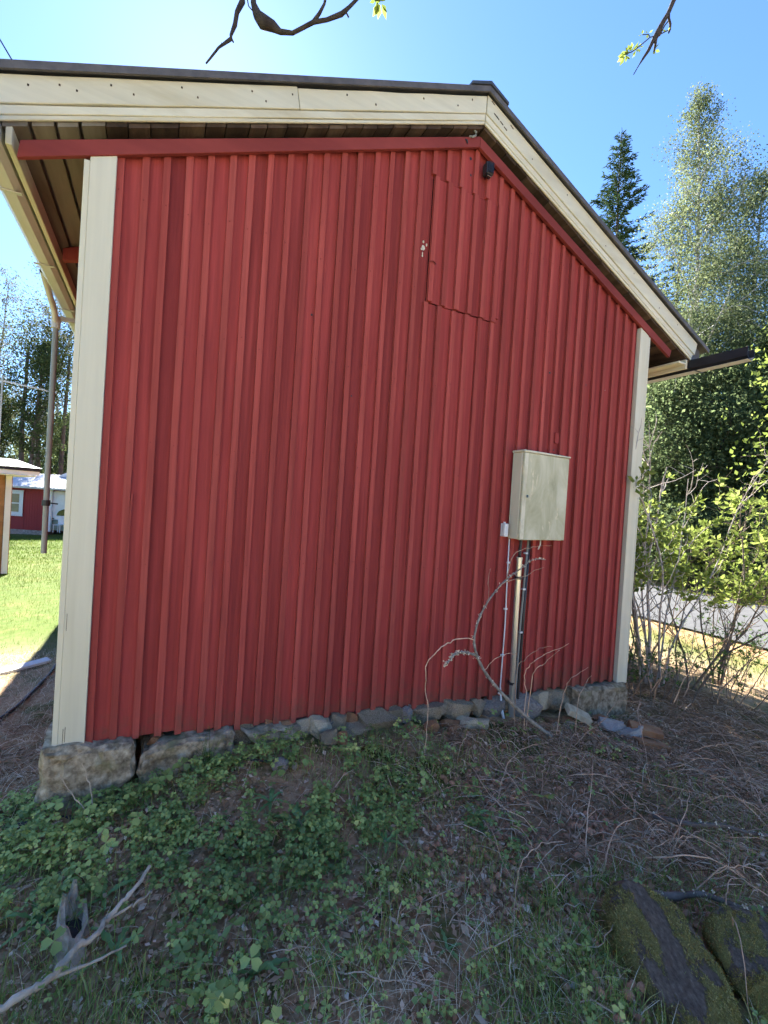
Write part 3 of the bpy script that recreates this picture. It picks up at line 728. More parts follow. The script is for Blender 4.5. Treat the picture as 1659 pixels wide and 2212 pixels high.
# stone footing
footing = empty('stone_footing', (0, 0, 0), house)
def stone_poly(poly, y0, depth, mat, seed, amp=.026):
    bm = bmesh.new()
    n = len(poly)
    cxp = sum(p[0] for p in poly) / n; czp = sum(p[1] for p in poly) / n
    f0 = [bm.verts.new((x, y0 + .035, z)) for x, z in poly]
    f1 = [bm.verts.new((cxp + (x - cxp) * .90, y0, czp + (z - czp) * .86)) for x, z in poly]
    bk = [bm.verts.new((x, y0 + depth, z)) for x, z in poly]
    bm.faces.new(f1); bm.faces.new(bk[::-1])
    for i in range(n):
        j = (i + 1) % n
        bm.faces.new((f0[i], f0[j], f1[j], f1[i])); bm.faces.new((bk[i], bk[j], f0[j], f0[i]))
    bmesh.ops.recalc_face_normals(bm, faces=bm.faces)
    bmesh.ops.triangulate(bm, faces=bm.faces)
    for _ in range(2):
        bmesh.ops.subdivide_edges(bm, edges=[e for e in bm.edges if e.calc_length() > .035], cuts=1, use_grid_fill=True)
    bmesh.ops.triangulate(bm, faces=bm.faces)
    bm.normal_update()
    for v in bm.verts:
        q = vnoise(np.array([v.co.x * 16 + seed * 9]), np.array([v.co.z * 16 + v.co.y * 7]))[0] - .5
        q2 = vnoise(np.array([v.co.x * 45 + seed]), np.array([v.co.z * 45 + v.co.y * 31]))[0] - .5
        v.co += v.normal * (q * amp * 1.6 + q2 * amp * .7)
    me = bpy.data.meshes.new('footing_stone'); bm.to_mesh(me); bm.free()
    me.materials.append(MAT[mat])
    return link(bpy.data.objects.new('footing_stone', me), footing)
stone_poly([(-.046, .030), (.010, .022), (.145, .006), (.271, .002), (.366, -.004), (.381, -.049), (.376, -.109), (.383, -.180), (.355, -.212), (.265, -.30), (.183, -.36), (.046, -.40), (-.054, -.40), (-.052, -.053)], -.105, .40, 'stone', 1)
stone_poly([(.396, -.098), (.415, -.071), (.524, -.048), (.681, -.030), (.850, -.042), (.926, -.048), (.919, -.083), (.900, -.16), (.742, -.24), (.632, -.28), (.526, -.29), (.423, -.29), (.397, -.183)], -.105, .30, 'stone', 2)
stone_poly([(.952, -.052), (1.159, -.062), (1.304, -.072), (1.30, -.19), (1.068, -.19), (1.018, -.14), (.968, -.08)], -.085, .22, 'stone', 3)
stone_poly([(3.822, -.150), (4.15, -.168), (4.55, -.190), (4.585, -.30), (4.58, -.56), (4.257, -.58), (4.02, -.52), (3.853, -.30)], -.095, .50, 'stone', 4, .02)

def rock_mesh(name, seed, mat, sub=2, cuts=12, rough=.09, angular=.42, block=False):
    rs = np.random.RandomState(seed)
    if block:
        bm = bmesh.new(); bmesh.ops.create_cube(bm, size=2)
        bmesh.ops.subdivide_edges(bm, edges=bm.edges[:], cuts=4, use_grid_fill=True)
        V = np.array([v.co[:] for v in bm.verts])
        V = V + V[:, [1, 2, 0]] * rs.uniform(-.25, .25, 3)[None]
        for _ in range(9):
            d = unit(rs.normal(size=3)); h = rs.uniform(.75, 1.15); pr = V @ d; V = V - np.outer(np.maximum(0, pr - h), d)
        q = fbm(V[:, 0] * 1.6 + seed * 3, V[:, 1] * 1.6 + V[:, 2] * 2.1, 3) - .5
        V = V + unit(V) * (q * .30)[:, None]
        V /= np.abs(V).max(0)
        for v, c in zip(bm.verts, V): v.co = c
        me = bpy.data.meshes.new(name); bm.to_mesh(me); bm.free(); me.materials.append(MAT[mat])
        return me
    bm = bmesh.new(); bmesh.ops.create_icosphere(bm, subdivisions=sub + 1, radius=1)
    V = np.array([v.co[:] for v in bm.verts])
    for _ in range(cuts):
        d = unit(rs.normal(size=3)); h = rs.uniform(angular, max(.62, angular + .3))
        pr = V @ d; V = V - np.outer(np.maximum(0, pr - h), d)
    V = V + unit(V) * ((vnoise(V[:, 0] * 3 + seed, V[:, 1] * 3 + V[:, 2] * 2.3) - .5) * rough * 2)[:, None]
    V /= np.abs(V).max(0)
    for v, c in zip(bm.verts, V): v.co = c
    me = bpy.data.meshes.new(name); bm.to_mesh(me); bm.free(); me.materials.append(MAT[mat])
    return me
def rock(name, loc, dims, mat, seed, parent=None, rz=0, rx=0, **kw):
    o = bpy.data.objects.new(name, rock_mesh(name, seed, mat, **kw))
    o.location = loc; o.scale = (dims[0] / 2, dims[1] / 2, dims[2] / 2); o.rotation_euler = (rx, random.uniform(-.2, .2), rz)
    return link(o, parent)
FR = [(1.339, -.06, -.075, .125, .09, 'stone_pale'), (1.461, -.07, -.088, .165, .11, 'stone_pale'), (1.587, -.06, -.100, .11, .12, 'stone'), (1.690, -.05, -.10, .10, .09, 'brick'),
      (1.861, -.06, -.140, .25, .17, 'stone'), (1.692, -.11, -.165, .19, .11, 'stone'), (1.25, -.05, -.13, .16, .10, 'stone'), (2.020, -.04, -.13, .11, .12, 'stone'), (2.127, -.06, -.130, .12, .09, 'stone_grey'),
      (2.327, -.03, -.150, .28, .11, 'stone'), (2.567, -.03, -.160, .30, .12, 'stone'), (2.80, -.04, -.185, .16, .12, 'stone_grey'), (2.93, -.04, -.205, .19, .12, 'stone_grey'), (3.10, -.02, -.22, .2, .13, 'stone'),
      (3.289, -.07, -.26, .31, .21, 'stone_grey'), (3.422, -.10, -.195, .15, .13, 'stone_pale'), (3.70, -.02, -.24, .26, .15, 'stone'), (3.55, .0, -.22, .2, .14, 'stone'), (.487, -.0, -.062, .09, .07, 'brick'), (.95, .02, -.10, .2, .12, 'stone')]
for i in range(30):
    x = random.uniform(1.15, 3.8); w = random.uniform(.05, .15)
    FR.append((x, random.uniform(-.05, .03), float(np.interp(x, ZWX, ZWZ)) + random.uniform(.02, .10), w, w * random.uniform(.5, .8), random.choice(['stone', 'stone', 'stone_pale', 'stone_grey', 'brick', 'brick'])))
for i, (x, y, z, w, h, m) in enumerate(FR):
    rock('footing_stone', (x, y + .03, min(z, zb(x) - h * .45)), (w * 1.15, max(.12, w * .8), h * 1.2), 'stone' if m == 'stone_grey' and i % 2 else m, 100 + i, footing, rz=random.uniform(-.5, .5), rx=random.uniform(-.4, .4), block=True)

# ------------------------------------------------------------------ things on the wall
cab = tag(empty('meter_cabinet', (3.24, -.09, 1.172)), 'cream electric meter cabinet with algae stained door on red wall', 'cabinet')
def cabpart(mb, name, mat, bevel=0.0):
    o = mb.build(name, mat, cab, bevel=bevel); o.location = (-3.24, .09, -1.172); return o
cabpart(MB().box(2.987, 3.490, -.128, -.0225, 1.176, 1.872), 'body', 'cabinet', .004)
cabpart(MB().prism([(2.989, 1.172), (3.491, 1.180), (3.492, 1.868), (2.989, 1.872)], -.152, -.130), 'door', 'cab_door', .005)
cabpart(MB().box(2.993, 3.030, -.1545, -.1522, 1.180, 1.866), 'door_edge', 'cabinet', .0008)
cabpart(MB().prism([(2.979, 1.872), (3.499, 1.872), (3.499, 1.884), (2.979, 1.890)], -.160, -.0226), 'lid', 'cabinet', .003)
lockp = cabpart(MB().tube([(3.040, -.1525, 1.523), (3.040, -.160, 1.523)], .0125, 14), 'lock', 'chrome')
o = MB().box(3.038, 3.042, -.1625, -.160, 1.514, 1.531).build('key_slot', 'black_plastic', lockp)
for i in range(16):
    x = 3.01 + i * .03 + random.uniform(-.01, .01)
    me = rock_mesh('debris', 300 + i % 4, 'litter' if i % 2 else 'stone_pale', 0)
    d = bpy.data.objects.new('lid_debris', me); d.scale = (random.uniform(.005, .013), .006, random.uniform(.003, .006)); d.location = (x - 3.24, -.15 + .09 + random.uniform(0, .05), 1.889 - 1.172); link(d, cab)

jb = tag(empty('junction_box', (2.925, -.045, 1.19)), 'small white plastic junction box left of the meter cabinet', 'junction box')
MB().box(-.020, .020, -.030, .0225, 0, .105).build('box_body', 'white_plastic', jb, bevel=.004)
MB().box(-.021, -.0205, -.006, -.001, .002, .103).build('lid_seam', 'gutter_grey', jb)
MB().tube([(-.002, 0, .105), (-.002, 0, .118)], .009, 8).build('gland', 'white_plastic', jb)

co = tag(empty('cable_conduit', (3.105, -.065, -.36)), 'tall galvanised steel conduit pipe below the meter cabinet', 'conduit')
MB().tube([(0.01, 0, 0), (-.002, 0, .3), (-.008, .005, .8), (-.004, .012, 1.375)], .0235, 14, False).build('pipe', 'steel', co, smooth=True)
MB().tube([(-.004, .012, 1.36), (-.004, .012, 1.385)], .0265, 14, False).build('pipe_rim', 'steel', co, smooth=True)
for z in (.335, 1.205):
    MB().tube([(-.004, .008, z), (-.004, .008, z + .022)], .031, 14).build('pipe_clamp', 'gutter_black', co)
MB().tube([(-.004, .012, 1.3), (-.004, .012, 1.44), (.0, .012, 1.52), (.0, .012, 1.536)], .0125, 8).build('cable', 'black_plastic', co, smooth=True)

wc = tag(empty('white_cable', (3.0, -.034, -.34)), 'thin white cable clipped down the wall left of the conduit', 'cable')
MB().tube([(.03, -.06, 0.0), (.015, -.02, .12), (.005, 0, .3), (.012, 0, .8), (.0, 0, 1.25), (-.004, 0, 1.512)], [.012, .012, .0055, .0055, .0055, .0055], 8).build('wire', 'white_plastic', wc, smooth=True)
for z in (.235, .55, .93, 1.31):
    MB().box(-.008, .020, -.010, .011, z, z + .014).build('clip', 'white_plastic', wc, bevel=.002)
gp = tag(empty('grey_cable', (3.165, -.045, -.33)), 'thin grey cable pipe running down right of the conduit', 'cable')
MB().tube([(.0, -.02, 0.0), (-.003, 0, .2), (.002, 0, .8), (.018, 0, 1.30), (.030, 0, 1.502)], .0095, 8).build('wire', 'pipe_grey', gp, smooth=True)
for z in (.72, 1.08, 1.38):
    MB().box(-.004, .024, -.014, .014, z, z + .014).build('clip', 'white_plastic', gp, bevel=.002)
bc = tag(empty('black_cable', (3.195, -.042, -.33)), 'thick black ground cable beside the thin grey cable', 'cable')
MB().tube([(.0, -.03, 0.0), (.0, 0, .15), (.003, 0, .8), (.012, 0, 1.502)], .013, 8).build('wire', 'black_plastic', bc, smooth=True)
MB().tube([(.14, 0, 1.51), (.14, 0, 1.46), (.12, 0, 1.42)], .006, 7).build('cable_end', 'white_plastic', bc, smooth=True)

lamp = tag(empty('outdoor_sensor', (2.525, -.045, 3.96)), 'small ribbed black sensor box high under the gable peak', 'sensor')
MB().box(-.032, .032, -.040, .020, -.045, .045).build('housing', 'black_plastic', lamp, bevel=.006)
for x in (-.020, -.007, .006, .019):
    MB().box(x, x + .006, -.047, -.0405, -.035, .042).build('rib', 'black_plastic', lamp)
MB().box(-.022, .022, -.030, .0, -.056, -.0455).build('sensor_eye', 'glass', lamp, bevel=.003)
MB().tube([(-.02, .0, .045), (-.012, .0, .062), (.0, .004, .075)], .005, 6).build('lead', 'black_plastic', lamp)

# ------------------------------------------------------------------ loose rubble, bricks and boulders
RUB = [('brick_chunk', 2.091, -.155, .12, .05, 'brick', 'flat orange brick chip beneath the middle of the wall'),
       ('brick_chunk', 2.243, -.19, .13, .10, 'brick', 'largest orange brick chunk against the footing left of the conduit'),
       ('brick_chunk', 2.394, -.16, .09, .065, 'brick', 'yellowish brick bit in the rubble row left of the conduit'),
       ('brick_chunk', 2.454, -.19, .08, .065, 'brick', 'small orange brick bit in front of the rubble row'),
       ('rubble_stone', 2.601, -.15, .17, .09, 'stone_pale', 'pale beige stone topping the rubble left of the conduit'),
       ('brick_chunk', 2.690, -.19, .15, .07, 'stone_pale', 'flat yellowish stone nearest the conduit on its left'),
       ('brick_chunk', 2.404, -.22, .09, .04, 'brick', 'thin brick flake lying lowest in the rubble row'),
       ('brick_chunk', 1.564, -.19, .08, .12, 'brick', 'upright orange brick fragment leaning on the footing stones'),
       ('rubble_stone', 1.469, -.19, .11, .12, 'stone', 'leaning brown stone slab left of the upright brick fragment'),
       ('brick_chunk', 3.446, -.18, .15, .06, 'brick', 'orange brick piece below the white footing stone'),
       ('rubble_stone', 3.426, -.24, .075, .045, 'stone_pale', 'tiny pale stone below the orange brick piece right of conduit'),
       ('brick_chunk', 3.585, -.22, .14, .085, 'brick', 'cracked orange brick lump right of the conduit'),
       ('brick_chunk', 3.997, -.22, .13, .08, 'brick', 'round orange brick lump in front of the right corner stone'),
       ('plaster_lump', 4.012, -.34, .25, .11, 'white_lump', 'larger white crumbly plaster lump near the lying brick'),
       ('plaster_lump', 4.041, -.50, .18, .10, 'white_lump', 'smaller white plaster lump in front of the larger one'),
       ('brick_chunk', 3.609, -.38, .15, .07, 'brick', 'dusty brick piece lying ahead of the footing among canes'),
       ('rubble_stone', 3.541, -.28, .11, .055, 'stone_pale', 'pale flaky stone beneath the slanting slab')]
for i, (nm, x, y, w, h, m, lab) in enumerate(RUB):
    o = rock(nm, (x, y, gzs(x, y) + h * .34), (w, w * .75, h), m, 400 + i, rz=random.uniform(-.5, .5), rx=random.uniform(-.3, .3), block=True)
    tag(o, lab, 'brick' if 'brick' in nm else ('plaster' if 'plaster' in nm else 'stone'), 'rubble along the footing')
for i in range(26):
    x = random.uniform(2.0, 4.4); y = random.uniform(-.55, -.14); s = random.uniform(.018, .045)
    o = rock('rubble_chip', (x, y, gzs(x, y) + s * .3), (s * 1.4, s, s * .7), random.choice(['brick', 'brick', 'stone_pale']), 450 + i % 7, rz=random.uniform(0, 3), block=True)
    tag(o, 'tiny loose chip of brick or stone by the footing', 'chip', 'loose chips along the footing')
sl = MB().beam((0, 0, 0), (.25, -.03, -.13), (.01, .03, .02), (0.012, 0, .018), 4, .004).build('stone_slab', 'stone_pale', None)
sl.location = (3.56, -.24, -.21); tag(sl, 'long pale stone splinter slanting down right of the conduit', 'stone', 'rubble along the footing')
def brick(loc, rz, rx, label, mat='brick'):
    b = MB().box(-.125, .125, -.055, .055, -.032, .032)
    o = b.build('loose_brick', mat, None, bevel=.006, seg=2); o.location = loc; o.rotation_euler = (rx, .12, rz)
    return tag(o, label, 'brick', 'rubble along the footing')
brick((4.17, -.53, gzs(4.17, -.53) + .075), -.75, .1, 'whole ochre brick lying askew near the right corner stone')
brick((4.05, -.66, gzs(4.05, -.66) + .02), -.55, -.1, 'half buried brick in front of the whole ochre brick')

for nm, x, y, d, m, lab in (('cobble', 1.12, -.35, (.10, .085, .085), 'stone_grey', 'round grey cobble among the clover near the wall'),
                            ('cobble', 1.195, -.375, (.035, .03, .045), 'stone_grey', 'small grey pebble touching the round cobble')):
    o = rock(nm, (x, y, gzs(x, y) + d[2] * .42), d, m, 500, cuts=0, rough=.03); tag(o, lab, 'stone')
    o.data.polygons.foreach_set('use_smooth', np.ones(len(o.data.polygons), dtype=bool))

def boulder(label, loc, dims, rz, seed, tilt, bare):
    rs = np.random.RandomState(seed)
    bm = bmesh.new(); bmesh.ops.create_icosphere(bm, subdivisions=6, radius=1)
    V = np.array([v.co[:] for v in bm.verts])
    for _ in range(6):
        d = unit(rs.normal(size=3) * np.array([1, 1, .7])); h = rs.uniform(.72, .95)
        V = V - np.outer(np.maximum(0, V @ d - h), d)
    V[:, 2] = np.minimum(V[:, 2], .52 + .06 * V[:, 0] + .05 * (vnoise(V[:, 0] * 5, V[:, 1] * 5) - .5))
    V = V / np.abs(V).max(0)
    nz1 = fbm(V[:, 0] * 2 + seed, V[:, 1] * 2 + V[:, 2] * 1.3, 5) - .5
    V = V * (1 + .16 * nz1)[:, None]
    # bare ridge down the middle of the top, moss on flanks
    d = np.abs(V[:, 1] * 1.25 + .18 * V[:, 0] + bare[1] + .35 * (fbm(V[:, 0] * 2.5 + 3, V[:, 1] * 2.5, 3) - .5))
    moss = np.clip(d * bare[0], 0, .62) - .10 * sstep(.2, .5, V[:, 2]) + .25 * sstep(-.55, -.85, V[:, 0]) + 1.25 * (fbm(V[:, 0] * 3.2 + 8, V[:, 1] * 3.2 + V[:, 2] * 2, 4) - .5)
    fl = sstep(.42, .55, moss)
    f2 = fbm(V[:, 0] * 22, V[:, 1] * 22 + V[:, 2] * 17, 4) - .5
    V = V * (1 + fl * (.02 + .10 * f2))[:, None]
    for v, c in zip(bm.verts, V): v.co = c
    me = bpy.data.meshes.new('mossy_boulder'); bm.to_mesh(me); bm.free(); me.materials.append(MAT['boulder'])
    a = me.attributes.new('rnd', 'FLOAT', 'POINT'); a.data.foreach_set('value', moss.astype(np.float32))
    me.polygons.foreach_set('use_smooth', np.ones(len(me.polygons), dtype=bool))
    o = bpy.data.objects.new('mossy_boulder', me); o.location = loc; o.scale = [d * .5 for d in dims]; o.rotation_euler = (tilt[0], tilt[1], rz)
    link(o); tag(o, label, 'boulder')
    nrm = np.zeros(len(me.vertices) * 3, dtype=np.float32); me.vertices.foreach_get('normal', nrm); nrm = nrm.reshape(-1, 3)
    ok = np.where((moss > .42) & (V[:, 2] > -.4))[0]
    kk = rs.choice(ok, 9000); B_ = V[kk] + rs.normal(size=(9000, 3)) * .012
    D_ = unit(nrm[kk] + rs.normal(size=(9000, 3)) * .55); W_ = unit(np.cross(D_, rs.normal(size=(9000, 3))))
    L_ = rs.uniform(.02, .06, 9000)[:, None]
    VV = np.stack([B_ - D_ * .01, B_ + D_ * L_ * .5 + W_ * .008, B_ + D_ * L_, B_ + D_ * L_ * .5 - W_ * .008], 1).reshape(-1, 3)
    f_ = from_np('moss', VV, np.arange(36000).reshape(-1, 4), MAT['moss'], o, np.repeat(np.clip(rs.normal(.5, .25, 9000), 0, 1), 4)); tag(f_, kind='stuff')
    return o
boulder('long dark boulder with bare black ridge and moss flanks at lower right', (2.205, -1.875, -.285), (.62, .34, .31), math.radians(62), 21, (0, -.08), (1.55, 0.0))
boulder('second boulder wholly covered in yellow green moss at right edge', (2.52, -2.045, -.28), (.46, .32, .31), math.radians(40), 33, (0, .05), (3.0, .3))

# ------------------------------------------------------------------ dead wood
def stick(name, label, cat, pts, r0, r1, mat, subs=(), group=None, sides=7, lichen=0):
    P = np.array(pts); n = len(P)
    # resample smooth
    t = np.linspace(0, n - 1, (n - 1) * 4 + 1)
    def cr(i, u):
        p0, p1, p2, p3 = P[max(i - 1, 0)], P[i], P[min(i + 1, n - 1)], P[min(i + 2, n - 1)]
        return .5 * ((2 * p1) + (-p0 + p2) * u + (2 * p0 - 5 * p1 + 4 * p2 - p3) * u * u + (-p0 + 3 * p1 - 3 * p2 + p3) * u ** 3)
    Q = np.array([cr(min(int(s), n - 2), s - min(int(s), n - 2)) for s in t])
    R = np.linspace(r0, r1, len(Q)) * (1 + rng.uniform(-.2, .2, len(Q)))
    if mat in ('cane', 'bark_dead') and len(Q) > 4: Q[1:-1] += rng.normal(size=(len(Q) - 2, 3)) * .0035
    o = MB().tube(Q, R, sides).build(name, mat, None, smooth=True)
    if label: tag(o, label, cat, group)
    for sp, a, b in subs:
        MB().tube(sp, np.linspace(a, b, len(sp)), 5).build('side_twig', mat, o, smooth=True)
    if lichen:
        L = NPM()
        for _ in range(lichen):
            k = rng.randint(0, len(Q)); p = Q[k] + rng.normal(size=3) * R[k] * .8
            V, F = leaf_cards(p + rng.normal(size=(4, 3)) * .004, np.full(4, .012), .8); L.add(V, F, rng.uniform(.7, 1))
        tag(L.build('lichen', 'straw', o, False), kind='stuff')
    return o

BR1 = [(3.192, -.420, -.30), (3.003, -.405, -.170), (2.850, -.391, -.047), (2.734, -.376, .056), (2.620, -.361, .168), (2.537, -.347, .274), (2.492, -.332, .364), (2.475, -.317, .451), (2.494, -.303, .536), (2.540, -.288, .632), (2.617, -.273, .729), (2.712, -.259, .817), (2.811, -.244, .884), (2.946, -.229, .953), (3.086, -.215, 1.025), (3.239, -.200, 1.024)]
BR2 = [(2.497, -.325, .354), (2.385, -.333, .390), (2.288, -.355, .395), (2.234, -.377, .370), (2.176, -.400, .340)]
BR3 = [(2.475, -.315, .466), (2.342, -.325, .491), (2.227, -.340, .466), (2.130, -.355, .425), (2.057, -.370, .363), (2.033, -.385, .308), (2.039, -.400, .189), (2.036, -.433, .110), (2.020, -.467, -.02), (1.99, -.50, -.16)]
BR4 = [(2.702, -.260, .812), (2.820, -.252, .873), (2.978, -.235, .892), (3.108, -.217, .938), (3.227, -.200, .960)]
BR5 = [(2.800, -.246, .880), (2.864, -.237, 1.064), (3.001, -.225, 1.113), (3.146, -.212, 1.133), (3.299, -.200, 1.140)]
BR7 = [(2.56, -.345, .25), (2.66, -.33, .315), (2.76, -.32, .335), (2.88, -.31, .33)]
BR8 = [(2.60, -.28, .70), (2.66, -.22, .78), (2.665, -.2, .90), (2.70, -.18, .95)]
db = stick('dead_branch', 'grey lichen covered dead branch arching up in front of the wall', 'branch', BR1, .0145, .0032, 'bark_pale', lichen=60)
for p, a, b, nm in ((BR2, .011, .006, 'side_branch'), (BR3, .0042, .002, 'side_branch'), (BR4, .004, .0016, 'side_branch'), (BR5, .0036, .0014, 'side_branch'), (BR7, .003, .0015, 'side_twig'), (BR8, .003, .0015, 'side_twig')):
    s = stick(nm, None, None, p, a, b, 'bark_pale' if a > .008 else 'cane', lichen=60 if a > .008 else 0); s.parent = db
WALLC = [[(2.975, -.350, -.30), (2.970, -.350, .049), (2.944, -.360, .188), (2.999, -.370, .270), (3.097, -.380, .324), (3.201, -.390, .354), (3.340, -.400, .395)],
         [(3.0, -.350, -.30), (3.029, -.350, .163), (3.103, -.367, .234), (3.147, -.383, .284), (3.240, -.400, .354)],
         [(3.27, -.400, -.36), (3.288, -.400, -.144), (3.322, -.400, .037), (3.403, -.400, .114), (3.577, -.400, .184)],
         [(2.93, -.30, -.32), (2.921, -.300, -.060), (2.913, -.300, .206), (3.003, -.300, .282), (3.129, -.300, .345), (3.265, -.300, .346)],
         [(3.46, -.42, -.38), (3.47, -.41, -.10), (3.52, -.42, .05), (3.60, -.42, .12)]]
CLAB = ['tall dry cane arching right just beside the conduit foot', 'thinner dry cane forking up beneath the arching cane', 'dry cane bowing right between conduit and corner stone',
        'dry cane rising close along the black cable', 'short dry cane standing right of the pale slab']
for p, l in zip(WALLC, CLAB):
    stick('dry_cane', l, 'cane', p, .0036, .0013, 'cane', group='dry canes standing at the wall')
GC = [[(2.266,-0.880,-0.290),(2.409,-0.763,-0.241),(2.625,-0.630,-0.220),(2.877,-0.553,-0.241),(3.211,-0.459,-0.290)],
[(2.423,-1.354,-0.290),(2.618,-1.204,-0.229),(3.012,-0.923,-0.229),(3.380,-0.637,-0.290)],
[(2.439,-1.440,-0.290),(2.586,-1.380,-0.229),(2.807,-1.345,-0.229),(3.022,-1.319,-0.290)],
[(2.866,-0.804,-0.290),(3.000,-0.943,-0.260),(3.045,-1.057,-0.235),(2.956,-1.243,-0.222),(2.934,-1.391,-0.222),(2.986,-1.532,-0.235),(3.034,-1.645,-0.260),(3.063,-1.735,-0.290)],
[(2.286,-0.584,-0.290),(2.186,-0.966,-0.229),(2.226,-1.114,-0.229),(2.321,-1.214,-0.290)],
[(1.991,-0.791,-0.290),(2.081,-0.878,-0.220),(2.264,-0.814,-0.290)],
[(2.956,-1.454,-0.290),(3.032,-1.466,-0.229),(3.267,-1.370,-0.229),(3.721,-1.127,-0.290)],
[(2.573,-1.914,-0.290),(2.705,-1.838,-0.229),(2.840,-1.795,-0.229),(3.136,-1.758,-0.290)],
[(2.600,-1.907,-0.20),(2.421,-2.002,-0.10),(2.291,-2.114,-0.18)],
[(2.689,-1.701,-0.290),(2.844,-1.738,-0.229),(2.929,-1.761,-0.229),(3.036,-1.810,-0.290)],
[(2.794,-1.532,-0.290),(2.887,-1.530,-0.229),(3.012,-1.458,-0.229),(3.266,-1.270,-0.290)],
[(3.673,-0.962,-0.290),(3.609,-1.125,-0.229),(3.956,-1.181,-0.229),(3.956,-1.459,-0.290)],
[(4.839,0.051,-0.290),(4.415,-0.309,-0.241),(4.075,-0.517,-0.220),(3.747,-0.783,-0.241),(3.591,-0.931,-0.290)],
[(3.931,-1.470,-0.290),(4.276,-1.085,-0.229),(4.567,-0.774,-0.229),(5.139,-0.340,-0.290)],
[(3.279,-0.543,-0.290),(3.736,-0.450,-0.229),(4.225,-0.273,-0.229),(5.045,-0.117,-0.290)],
[(1.896,-1.668,-0.290),(1.971,-1.759,-0.229),(2.107,-1.731,-0.229),(2.302,-1.626,-0.290)],
[(2.004,-1.541,-0.290),(2.026,-1.606,-0.220),(2.229,-1.600,-0.290)],
[(1.510,-1.558,-0.290),(1.582,-1.608,-0.229),(1.700,-1.610,-0.229),(1.929,-1.539,-0.290)],
[(1.510,-1.558,-0.290),(1.434,-1.685,-0.220),(1.443,-1.741,-0.290)],
[(1.747,-1.499,-0.290),(1.726,-1.654,-0.229),(1.732,-1.741,-0.229),(1.801,-1.787,-0.290)],
[(1.612,-1.691,-0.290),(1.623,-1.682,-0.220),(1.756,-1.512,-0.290)],
[(0.845,-1.220,-0.290),(0.912,-1.333,-0.220),(1.050,-1.300,-0.290)],
[(1.362,-1.370,-0.290),(1.379,-1.441,-0.220),(1.521,-1.399,-0.290)],
[(1.060,-1.406,-0.290),(1.122,-1.509,-0.229),(1.191,-1.565,-0.229),(1.291,-1.559,-0.290)],
[(2.032,-1.359,-0.290),(2.188,-1.344,-0.220),(2.473,-1.230,-0.290)],
[(1.995,-1.497,-0.290),(2.044,-1.510,-0.229),(2.179,-1.476,-0.229),(2.260,-1.476,-0.290)],
[(2.997,-1.147,-0.290),(2.869,-1.302,-0.229),(2.809,-1.439,-0.229),(2.897,-1.490,-0.290)],
[(3.223,-0.690,-0.290),(3.197,-0.862,-0.249),(3.210,-1.031,-0.223),(3.246,-1.196,-0.223),(3.410,-1.297,-0.249),(3.818,-1.364,-0.290)],
[(2.426,-1.271,-0.290),(2.447,-1.409,-0.229),(2.679,-1.432,-0.229),(2.842,-1.453,-0.290)],
[(2.709,-1.457,-0.290),(2.757,-1.615,-0.229),(2.899,-1.711,-0.229),(3.064,-1.797,-0.290)]]
GLAB = {3: 'longest pale cane winding over the ground at right', 1: 'straight reddish cane standing out in the twig tangle', 0: 'cane arching from the clover towards the rubble',
        12: 'cane lying across the ground below the right corner', 8: 'grey cane lying over the moss covered boulder'}
for i, p in enumerate(GC):
    p = [(x, y, max(z, gzs(x, y) + .008)) if 0 < k < len(p) - 1 else (x, y, gzs(x, y) + .004) for k, (x, y, z) in enumerate(p)]
    pale = p[0][0] < 2.1
    stick('fallen_cane', GLAB.get(i, 'thin pale dry stem lying over the short grass' if pale else 'thin dry cane lying in the brown twig tangle at right'), 'cane', p,
          .0024 if pale else random.uniform(.0028, .0045), .0011, 'bark_dead' if pale else 'cane', group='dry stems on the short grass' if pale else 'fallen canes on the ground', sides=6)
for i in range(90):
    x = random.uniform(2.0, 5.2); y = random.uniform(-2.1, -.35)
    if y < -1.6 and x < 2.5: continue
    a = random.uniform(0, 6.28); L = random.uniform(.25, .9); c = random.uniform(-.5, .5); h = random.uniform(.01, .14)
    p = []
    for k in range(6):
        t = k / 5; px = x + math.cos(a + c * t) * L * t; pyy = y + math.sin(a + c * t) * L * t
        p.append((px, pyy, gzs(px, pyy) + .006 + h * math.sin(math.pi * t)))
    if max(q[1] for q in p) > -.15 : continue
    stick('fallen_cane', 'thin dry cane lying in the brown twig tangle at right', 'cane', p, random.uniform(.0018, .0036), .0009, 'cane', group='fallen canes on the ground', sides=5)
for p, r, l in (([(2.36, -1.60, -.27), (2.50, -1.71, -.265), (2.66, -1.77, -.26), (2.76, -1.88, -.27), (2.90, -1.93, -.28)], .017, 'thick grey fallen limb behind the mossy boulders'),
                ([(3.05, -1.30, -.31), (3.19, -1.44, -.305), (3.36, -1.50, -.315), (3.50, -1.63, -.32), (3.8, -1.72, -.33)], .015, 'dark fallen limb lying in the twig tangle at right edge')):
    stick('fallen_limb', l, 'limb', p, r, r * .6, 'bark_twig', lichen=40)
ST1 = [(0.020, -1.11, -.285), (0.109, -1.10, -.27), (.166, -1.08, -.265), (.200, -1.055, -.26), (.253, -1.00, -.25), (.295, -.990, -.245), (.322, -.935, -.240), (.372, -.896, -.232), (.425, -.849, -.215), (.464, -.778, -.200)]
bs = stick('bleached_stick', 'bleached forked stick lying beside the rotten stump', 'stick', ST1, .0135, .007, 'bark_dead')
s = stick('side_branch', None, None, [(.330, -.925, -.25), (.387, -.924, -.233), (.434, -.925, -.217), (.472, -.912, -.200)], .006, .003, 'bark_dead'); s.parent = bs
stick('thin_stick', 'thinner pale stick lying in front of the rotten stump', 'stick', [(.165, -1.075, -.27), (.263, -1.075, -.265), (.335, -1.075, -.262), (.396, -1.05, -.265)], .006, .003, 'bark_dead')
